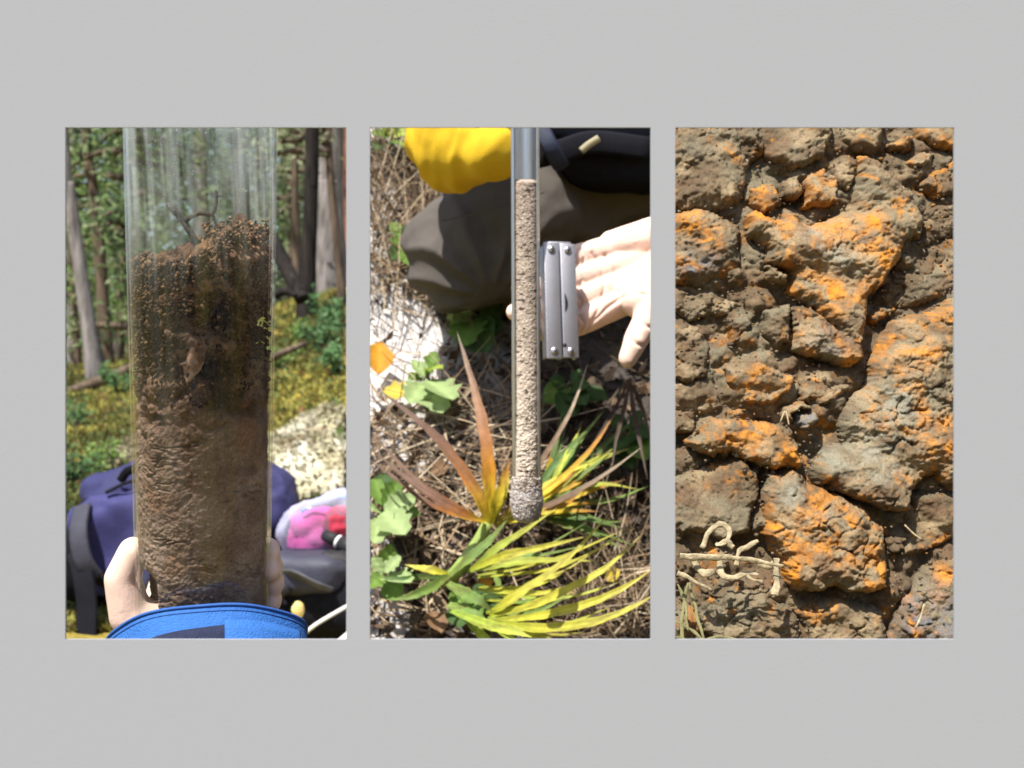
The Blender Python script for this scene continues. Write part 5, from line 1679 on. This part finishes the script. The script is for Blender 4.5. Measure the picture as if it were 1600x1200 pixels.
def clod(label, poly, H, orange=.3, tone=0.0, seed=0, tilt=(0, 0), edge=16, rough=1.0, step=1.9, spots=(), sink=.006):
    """a lump of earth with an outline in photo pixels, standing H metres proud of the soil face"""
    poly = [(float(a), float(b)) for a, b in poly]
    xs = [p[0] for p in poly]; ys = [p[1] for p in poly]
    X, Y = np.meshgrid(np.arange(min(xs) - 16, max(xs) + 16, step), np.arange(min(ys) - 16, max(ys) + 16, step))
    jx = 13 * fbm(pts3(X / 24, Y / 24, X * 0 + seed), 5, 601, .68); jy = 13 * fbm(pts3(X / 24, Y / 24, X * 0 + seed), 5, 607, .68)
    sd = poly_sd(poly, X + jx, Y + jy)
    q = soil_pt(X, Y)
    s = np.clip(sd / edge, 0, 1)
    prof = np.sqrt(np.clip(1 - (1 - s) ** 2.2, 0, 1))
    cx, cy = np.mean(xs), np.mean(ys)
    sz = max(max(xs) - min(xs), max(ys) - min(ys))
    lean = (tilt[0] * (X - cx) + tilt[1] * (Y - cy)) / sz
    qq = q + np.array([0, 0, seed * .37])
    qw = qq + .004 * np.stack([noise(qq * 130, 31), noise(qq * 130, 32), noise(qq * 130, 33)], -1)
    w1, w2 = worley(qw * 85, 611)
    v1, v2 = worley(qq * 330, 613)
    crack = np.exp(-((w2 - w1) / .05) ** 2) * sstep(.0, .3, fbm(qq * 60, 3, 615))
    big = fbm(qq * 42, 4, 617)
    h = (.74 * H * (1 + .6 * lean) * (.62 + .38 * np.clip(sd / (edge * 3.2), 0, 1) ** .7)) * prof
    smear = .55 + .65 * sstep(-.25, .25, fbm(qq * 32, 3, 623))
    h = h + prof * rough * (.0100 * big + .0012 * (.5 - w1) + .0011 * (.5 - v1) * smear + .0034 * smear * fbm(qw * 150, 5, 621, .66) + .0009 * smear * fbm(qq * 700, 2, 619) - .0026 * crack)
    h = np.where(sd > 0, h, 0) - sink * (1 - prof)
    keep = sd > -step * 1.1
    V = q.copy(); V[..., 1] -= h
    near_edge = np.exp(-np.clip(sd, 0, None) / 22)
    col = soil_colour(qq, np.clip(orange + .22 * near_edge * (orange > .25), 0, 1), tone, 620 + seed % 7)
    for (ax, ay, r, k) in spots:                       # rusty or pale stains with a place of their own
        g = np.exp(-(((X - ax) ** 2 + (Y - ay) ** 2) / (r * r * 1.3))) * sstep(-.25, .35, fbm(qw * 150, 4, 640 + seed, .65))
        col = lerp_col(col, {'o': (.50, .195, .020), 'g': (.21, .20, .15), 'b': (.14, .138, .14), 'p': (.18, .145, .125)}[k], np.clip(g * 1.1, 0, 1))
    ny, nx = X.shape
    f = grid_faces(nx, ny)
    km = keep.ravel()
    f = f[km[f].all(1)]
    used = np.unique(f)
    idx = -np.ones(nx * ny, int); idx[used] = np.arange(len(used))
    me = mk_mesh('soil_clod', V.reshape(-1, 3)[used], idx[f][:, ::-1], col.reshape(-1, 3)[used])
    o = obj('soil_clod', me, M_clod)
    tag(o, label, 'soil clod', 'soil clods')
    return o

def z5(*p): return [(1045 + .3418 * a, 190 + .3418 * b) for a, b in p]
def z6(*p): return [(1045 + .35 * a, 590 + .35 * b) for a, b in p]
ST = 0
CL = [
 ('smooth greyish brown lump filling the upper left corner', z5((0, 0), (290, 0), (370, 190), (330, 370), (210, 410), (0, 400)), .016, .18, -.02, (.3, .2), 26),
 ('dark grey lump wedged between the corner lump and the striped block', z5((300, 0), (430, 10), (425, 140), (370, 200), (310, 150)), .010, .08, -.25, (0, 0), 14),
 ('grey brown block with slanting grooves above the small orange crumbs', z5((415, 0), (760, 0), (740, 110), (680, 190), (560, 235), (455, 185), (400, 90)), .018, .22, .02, (0, .4), 14),
 ('pale grey lump at the top beside the orange knob', z5((760, 0), (1010, 0), (975, 110), (935, 190), (870, 150), (780, 120)), .016, .15, .1, (0, 0), 14),
 ('bright orange knob near the top right corner', z5((970, 120), (1040, 72), (1120, 72), (1105, 120), (1020, 155)), .018, .85, .1, (0, 0), 9),
 ('rusty lump in the very top right corner', z5((1100, 0), (1340, 0), (1340, 170), (1215, 140), (1130, 70)), .014, .55, 0, (0, 0), 14),
 ('small brown lump below the orange knob', z5((1060, 190), (1150, 130), (1225, 150), (1190, 212), (1090, 222)), .013, .3, 0, (0, 0), 10),
 ('brown crumbly lump at the right edge right of the large triangular clod', z5((1180, 225), (1340, 160), (1340, 330), (1210, 352), (1130, 290)), .014, .28, -.05, (0, 0), 14),
 ('long dark brown ledge below the right tip of the triangular clod', z5((1150, 410), (1340, 345), (1340, 510), (1110, 610), (1050, 620), (1140, 530)), .009, .2, -.22, (0, 0), 16),
 ('dark grey slab slanting down to the big right clod', z5((965, 740), (1090, 640), (1340, 560), (1340, 750), (1190, 830), (1050, 860), (960, 810)), .010, .12, -.22, (0, .3), 16),
 ('small orange brown chip in the gap above the big right clod', z5((890, 900), (960, 850), (1030, 850), (1020, 890), (930, 945)), .010, .5, -.1, (0, 0), 8),
 ('mottled lump with a purple grey patch at the left edge', z5((0, 430), (130, 378), (235, 450), (325, 470), (340, 640), (280, 750), (120, 765), (0, 740)), .020, .40, -.02, (-.2, .2), 24),
 ('small rusty crumb beside the dark hollow', z5((370, 290), (465, 272), (530, 360), (450, 425), (380, 380)), .012, .75, 0, (0, 0), 9),
 ('grey granular crumb above the triangular clod', z5((510, 265), (600, 240), (625, 340), (560, 372), (500, 345)), .016, .2, 0, (0, 0), 9),
 ('bright rusty crumb above the triangular clod', z5((620, 235), (695, 205), (775, 280), (772, 372), (660, 402), (605, 385)), .018, .75, .1, (0, 0), 10),
 ('small brown lump on the shoulder of the triangular clod', z5((740, 180), (800, 152), (855, 160), (870, 250), (800, 322), (745, 290)), .018, .35, 0, (0, 0), 10),
 ('large triangular clod with bright orange streaks and pale grey face', z5((345, 430), (405, 412), (470, 452), (540, 422), (640, 475), (740, 430), (825, 412), (830, 320), (862, 160), (930, 180), (1035, 270), (1165, 430), (1140, 535), (1045, 590), (1000, 690), (950, 760), (900, 830), (890, 1000), (850, 1060), (720, 950), (615, 820), (545, 790), (535, 705), (410, 650), (440, 590), (350, 520)), .036, .52, .16, (-.1, -.25), 20),
 ('pale grey flake stuck under the left corner of the triangular clod', z5((410, 660), (480, 672), (545, 705), (525, 752), (440, 742)), .024, .05, .35, (0, 0), 7),
 ('grey upright crumb left of the neck below the triangular clod', z5((410, 860), (535, 842), (550, 1020), (480, 1042), (420, 960)), .020, .12, .05, (0, 0), 10),
 ('grey brown neck joining the triangular clod to the lower clods', z5((550, 850), (640, 832), (740, 930), (860, 1000), (885, 1085), (790, 1135), (640, 1095), (540, 1050)), .027, .32, .06, (0, .2), 14),
 ('flat brown shelf at the left edge under the mottled lump', z5((0, 770), (220, 782), (350, 832), (285, 900), (120, 905), (0, 885)), .008, .12, -.2, (0, 0), 14),
 ('grey crumbly lump at the left edge below the brown shelf', z5((0, 940), (130, 920), (205, 1040), (190, 1155), (80, 1205), (0, 1190)), .014, .2, -.05, (0, 0), 16),
 ('small olive brown crumb beside the dark gap at left', z5((240, 905), (350, 872), (372, 960), (285, 1015)), .010, .35, -.1, (0, 0), 9),
 ('rounded lump with an orange crown above the left wedge', z6((225, -30), (330, -75), (430, -65), (560, -10), (545, 65), (470, 132), (340, 122), (270, 60)), .022, .45, .04, (0, -.2), 13),
 ('grey brown piece between the neck and the big right clod', z6((560, 0), (700, -25), (800, -5), (870, 15), (720, 112), (640, 150), (560, 95)), .018, .28, 0, (0, 0), 13),
 ('small orange chip next to the smooth blue grey pebble', z6((495, 112), (600, 108), (640, 135), (545, 160), (540, 215), (500, 170)), .016, .8, 0, (0, 0), 7),
 ('small smooth blue grey lump between the long wedge and the neck', z6((545, 150), (632, 145), (668, 190), (605, 258), (548, 215)), .020, .0, .1, (0, 0), 11),
 ('long wedge shaped clod with an orange top edge', z6((78, 285), (190, 180), (400, 190), (530, 230), (580, 300), (602, 380), (590, 412), (450, 425), (280, 352), (100, 322)), .028, .52, .12, (0, .3), 14),
 ('tall brown lump at the left edge beside the long wedge', z6((0, 10), (130, 15), (105, 240), (0, 265)), .010, .3, -.05, (0, 0), 16),
 ('big right clod with fine grey grain and rusty vertical streaks', [(1349, 566), (1387, 508), (1425, 488), (1455, 481), (1505, 450), (1505, 750), (1475, 765), (1455, 742), (1423, 758), (1412, 800), (1370, 792), (1335, 779), (1269, 755), (1262, 730), (1283, 695), (1311, 691), (1304, 664), (1325, 620), (1349, 597)], .034, .36, .04, (.1, .1), 18),
 ('dark brown clod with small rust spots above the pale dry roots', z6((0, 445), (180, 402), (300, 352), (400, 402), (392, 560), (372, 685), (240, 722), (60, 690), (0, 670)), .020, .24, -.2, (0, .2), 18),
 ('large square clod heavily stained with orange at the bottom', z6((425, 440), (540, 402), (610, 470), (740, 500), (860, 590), (960, 650), (968, 780), (950, 940), (860, 962), (700, 942), (540, 952), (500, 880), (492, 800), (410, 700), (418, 560)), .034, .60, .12, (0, .2), 18),
 ('dark crumbly ledge under the big right clod', z6((1070, 505), (1230, 495), (1310, 540), (1310, 700), (1140, 790), (1020, 800), (1040, 640)), .010, .3, -.3, (0, 0), 14),
 ('grey lump with blurred rust spots in the bottom right corner', z6((985, 1090), (1100, 890), (1310, 745), (1310, 1200), (950, 1200)), .018, .30, -.02, (.3, 0), 24),
 ('crumbly brown lump along the bottom edge under the square clod', z6((620, 985), (760, 955), (950, 1045), (990, 1200), (640, 1200), (560, 1060)), .014, .30, .02, (0, 0), 16),
 ('flat dark brown lump along the bottom edge below the dry roots', z6((130, 905), (420, 935), (560, 1010), (600, 1200), (200, 1200), (115, 1050)), .010, .22, -.12, (0, 0), 18),
 ('small dark block touching the right side of the square clod', z6((965, 720), (1000, 700), (1045, 705), (1040, 770), (970, 790)), .014, .05, -.4, (0, 0), 7),
]
SPOTS = {
 'small smooth blue grey lump between the long wedge and the neck': [(1256, 658, 40, 'b'), (1256, 658, 40, 'b')],
 'large triangular clod with bright orange streaks and pale grey face': [(1250, 352, 22, 'o'), (1290, 372, 22, 'o'), (1330, 385, 20, 'o'), (1365, 400, 20, 'o'), (1352, 350, 14, 'o'), (1240, 440, 24, 'o'), (1290, 455, 24, 'o'), (1285, 500, 18, 'o'), (1370, 425, 16, 'o'), (1178, 345, 12, 'o'), (1262, 385, 22, 'g'), (1300, 405, 20, 'g'), (1320, 425, 20, 'g'), (1250, 370, 14, 'g')],
 'big right clod with fine grey grain and rusty vertical streaks': [(1430, 650, 9, 'o'), (1430, 690, 9, 'o'), (1455, 660, 9, 'o'), (1455, 700, 10, 'o'), (1365, 665, 9, 'o'), (1440, 745, 16, 'o'), (1400, 540, 20, 'o'), (1430, 560, 18, 'o'), (1475, 500, 16, 'o'), (1350, 720, 30, 'g'), (1380, 680, 40, 'g'), (1390, 620, 40, 'g'), (1290, 720, 20, 'g')],
 'large square clod heavily stained with orange at the bottom': [(1205, 820, 18, 'o'), (1250, 800, 16, 'o'), (1310, 805, 16, 'o'), (1225, 890, 22, 'o'), (1360, 905, 22, 'o'), (1290, 850, 16, 'o'), (1280, 810, 14, 'p'), (1230, 770, 20, 'g')],
 'mottled lump with a purple grey patch at the left edge': [(1085, 415, 24, 'b'), (1090, 345, 18, 'o'), (1105, 375, 16, 'o')],
 'long wedge shaped clod with an orange top edge': [(1140, 665, 22, 'o'), (1175, 668, 18, 'o'), (1230, 700, 14, 'o'), (1210, 725, 14, 'o')],
 'grey lump with blurred rust spots in the bottom right corner': [(1470, 895, 14, 'o'), (1458, 935, 15, 'o'), (1440, 960, 40, 'b'), (1480, 960, 30, 'b')],
 'rounded lump with an orange crown above the left wedge': [(1185, 590, 16, 'o'), (1165, 600, 12, 'o')],
 'dark brown clod with small rust spots above the pale dry roots': [(1108, 755, 8, 'o'), (1148, 760, 9, 'o'), (1158, 735, 7, 'o')],
 'grey brown neck joining the triangular clod to the lower clods': [(1320, 565, 14, 'o'), (1345, 560, 10, 'o'), (1280, 540, 24, 'p')],
}
for i, (lab, poly, H, orng, tone, tilt, edge) in enumerate(CL):
    clod(lab, poly, H, orng, tone, i, tilt, edge, 1.0, 1.9, SPOTS.get(lab, ()))

# loose crumbs filling the gaps
def build_crumbs():
    rng = np.random.default_rng(91)
    n = 4200
    px = rng.uniform(1050, 1500, n); py = rng.uniform(190, 1005, n)
    f = fbm(pts3(px / 60, py / 60), 3, 93)
    k = rng.random(n) < .35 + .9 * np.clip(f, 0, 1)
    px, py = px[k], py[k]
    q = soil_pt(px, py)
    s = rng.uniform(.0004, .0013, len(q)) * np.where(rng.random(len(q)) < .04, 1.8, 1)
    q[:, 1] -= rng.uniform(-.002, .010, len(q))
    pal = np.array([(.10, .074, .050), (.14, .108, .075), (.075, .055, .04), (.20, .10, .03), (.16, .13, .09), (.11, .08, .055)])
    stuff(obj('soil_crumbs', crumb_mesh('soil_crumbs', q, s, pal, rng), M_crumb), 'loose brown soil crumbs between the clods', 'soil crumbs')
build_crumbs()

# pale dry roots and grass at lower left
M_root = simple('dry_root', (.33, .27, .165), .9, 0, .55, 260, .5, 500)
M_drygrass = simple('dry_grass', (.17, .16, .07), .85, 0, .2, 150, .3, 500)
def sp(px, py, lift):
    q = soil_pt(px, py)
    return Vector((q[0], q[1] - lift, q[2]))
def build_roots():
    t = thing('dry_root', 'tangle of pale dry root pieces below the dark brown clod', 'root', tuple(sp(1120, 860, .02)))
    def r(pts, rad, lift=.030, name='root_piece', m=None, par=t):
        path = spline([sp(a, b, lift) for a, b in pts], 30)
        V, F = tube_data(path, interp([v * .60 for v in rad], 30), 8, .32, (0, 1, 0))
        V = np.array([tuple(v) for v in V])
        cen = np.repeat(np.array([tuple(p) for p in path]), 8, 0)
        k = 1 + .75 * fbm(V * 260, 3, int(pts[0][0]))
        V = cen + (V - cen) * k[:, None] + .0009 * np.stack([noise(cen * 150, 5), noise(cen * 150, 6), noise(cen * 150, 7)], -1)
        return obj(name, mk_mesh(name, V, F), m or M_root, par)
    r([(1085, 845), (1095, 822), (1112, 810), (1124, 820), (1120, 838), (1106, 842)], [.0022, .0024, .0022, .0020, .0016])
    r([(1112, 842), (1122, 838), (1132, 845)], [.0030, .0036, .0024])
    r([(1070, 862), (1080, 878), (1092, 885), (1104, 880)], [.0022, .0030, .0026])
    r([(1110, 862), (1115, 885), (1130, 890), (1148, 882), (1170, 886)], [.0022, .0028, .0028, .0022, .0014])
    r([(1148, 882), (1160, 893), (1175, 896)], [.0016, .0010])
    r([(1196, 862), (1197, 890), (1193, 915)], [.0024, .0028, .0034])
    r([(1135, 872), (1140, 850), (1158, 842), (1170, 835)], [.0020, .0022, .0028, .0016])
    r([(1168, 868), (1185, 874), (1190, 866)], [.0022, .0026, .0012])
    g = thing('grass_stalk', 'straight pale straw lying across the dry roots', 'straw', tuple(sp(1060, 856, .03)))
    r([(1048, 856), (1100, 858), (1150, 860), (1205, 870)], [.0026, .0025, .0022, .0012], .036, 'stalk', par=g)
    g2 = thing('grass_stalk', 'short slanting straw under the dry roots', 'straw', tuple(sp(1060, 890, .03)))
    r([(1048, 882), (1070, 893), (1098, 908)], [.0022, .0018, .0008], .030, 'stalk', par=g2)
    g3 = thing('grass_tuft', 'olive dry grass blades in the lower left corner', 'grass', tuple(sp(1065, 1000, .01)))
    for pts in ([(1060, 1010), (1058, 960), (1066, 905)], [(1068, 905), (1080, 945), (1092, 990)], [(1095, 1010), (1085, 985), (1050, 960)], [(1050, 905), (1062, 930), (1066, 975)], [(1075, 1010), (1098, 990), (1125, 985), (1150, 992)], [(1048, 985), (1060, 990), (1075, 1010)]):
        r(pts, [.0010, .0016, .0008], .018, 'blade', M_drygrass, g3)
    for lab, pts in (('hair thin pale rootlet beside the dark block', [(1380, 808), (1392, 820), (1405, 830)]), ('hair thin rootlet on the right edge of the long wedge', [(1198, 655), (1205, 640), (1210, 660)]), ('thin rootlet crossing the dark ledge under the big right clod', [(1395, 960), (1402, 945), (1408, 925)])):
        o = tube('rootlet', spline([sp(a, b, .040) for a, b in pts], 8), .0005, M_root, None, 5)
        tag(o, lab, 'rootlet')
build_roots()
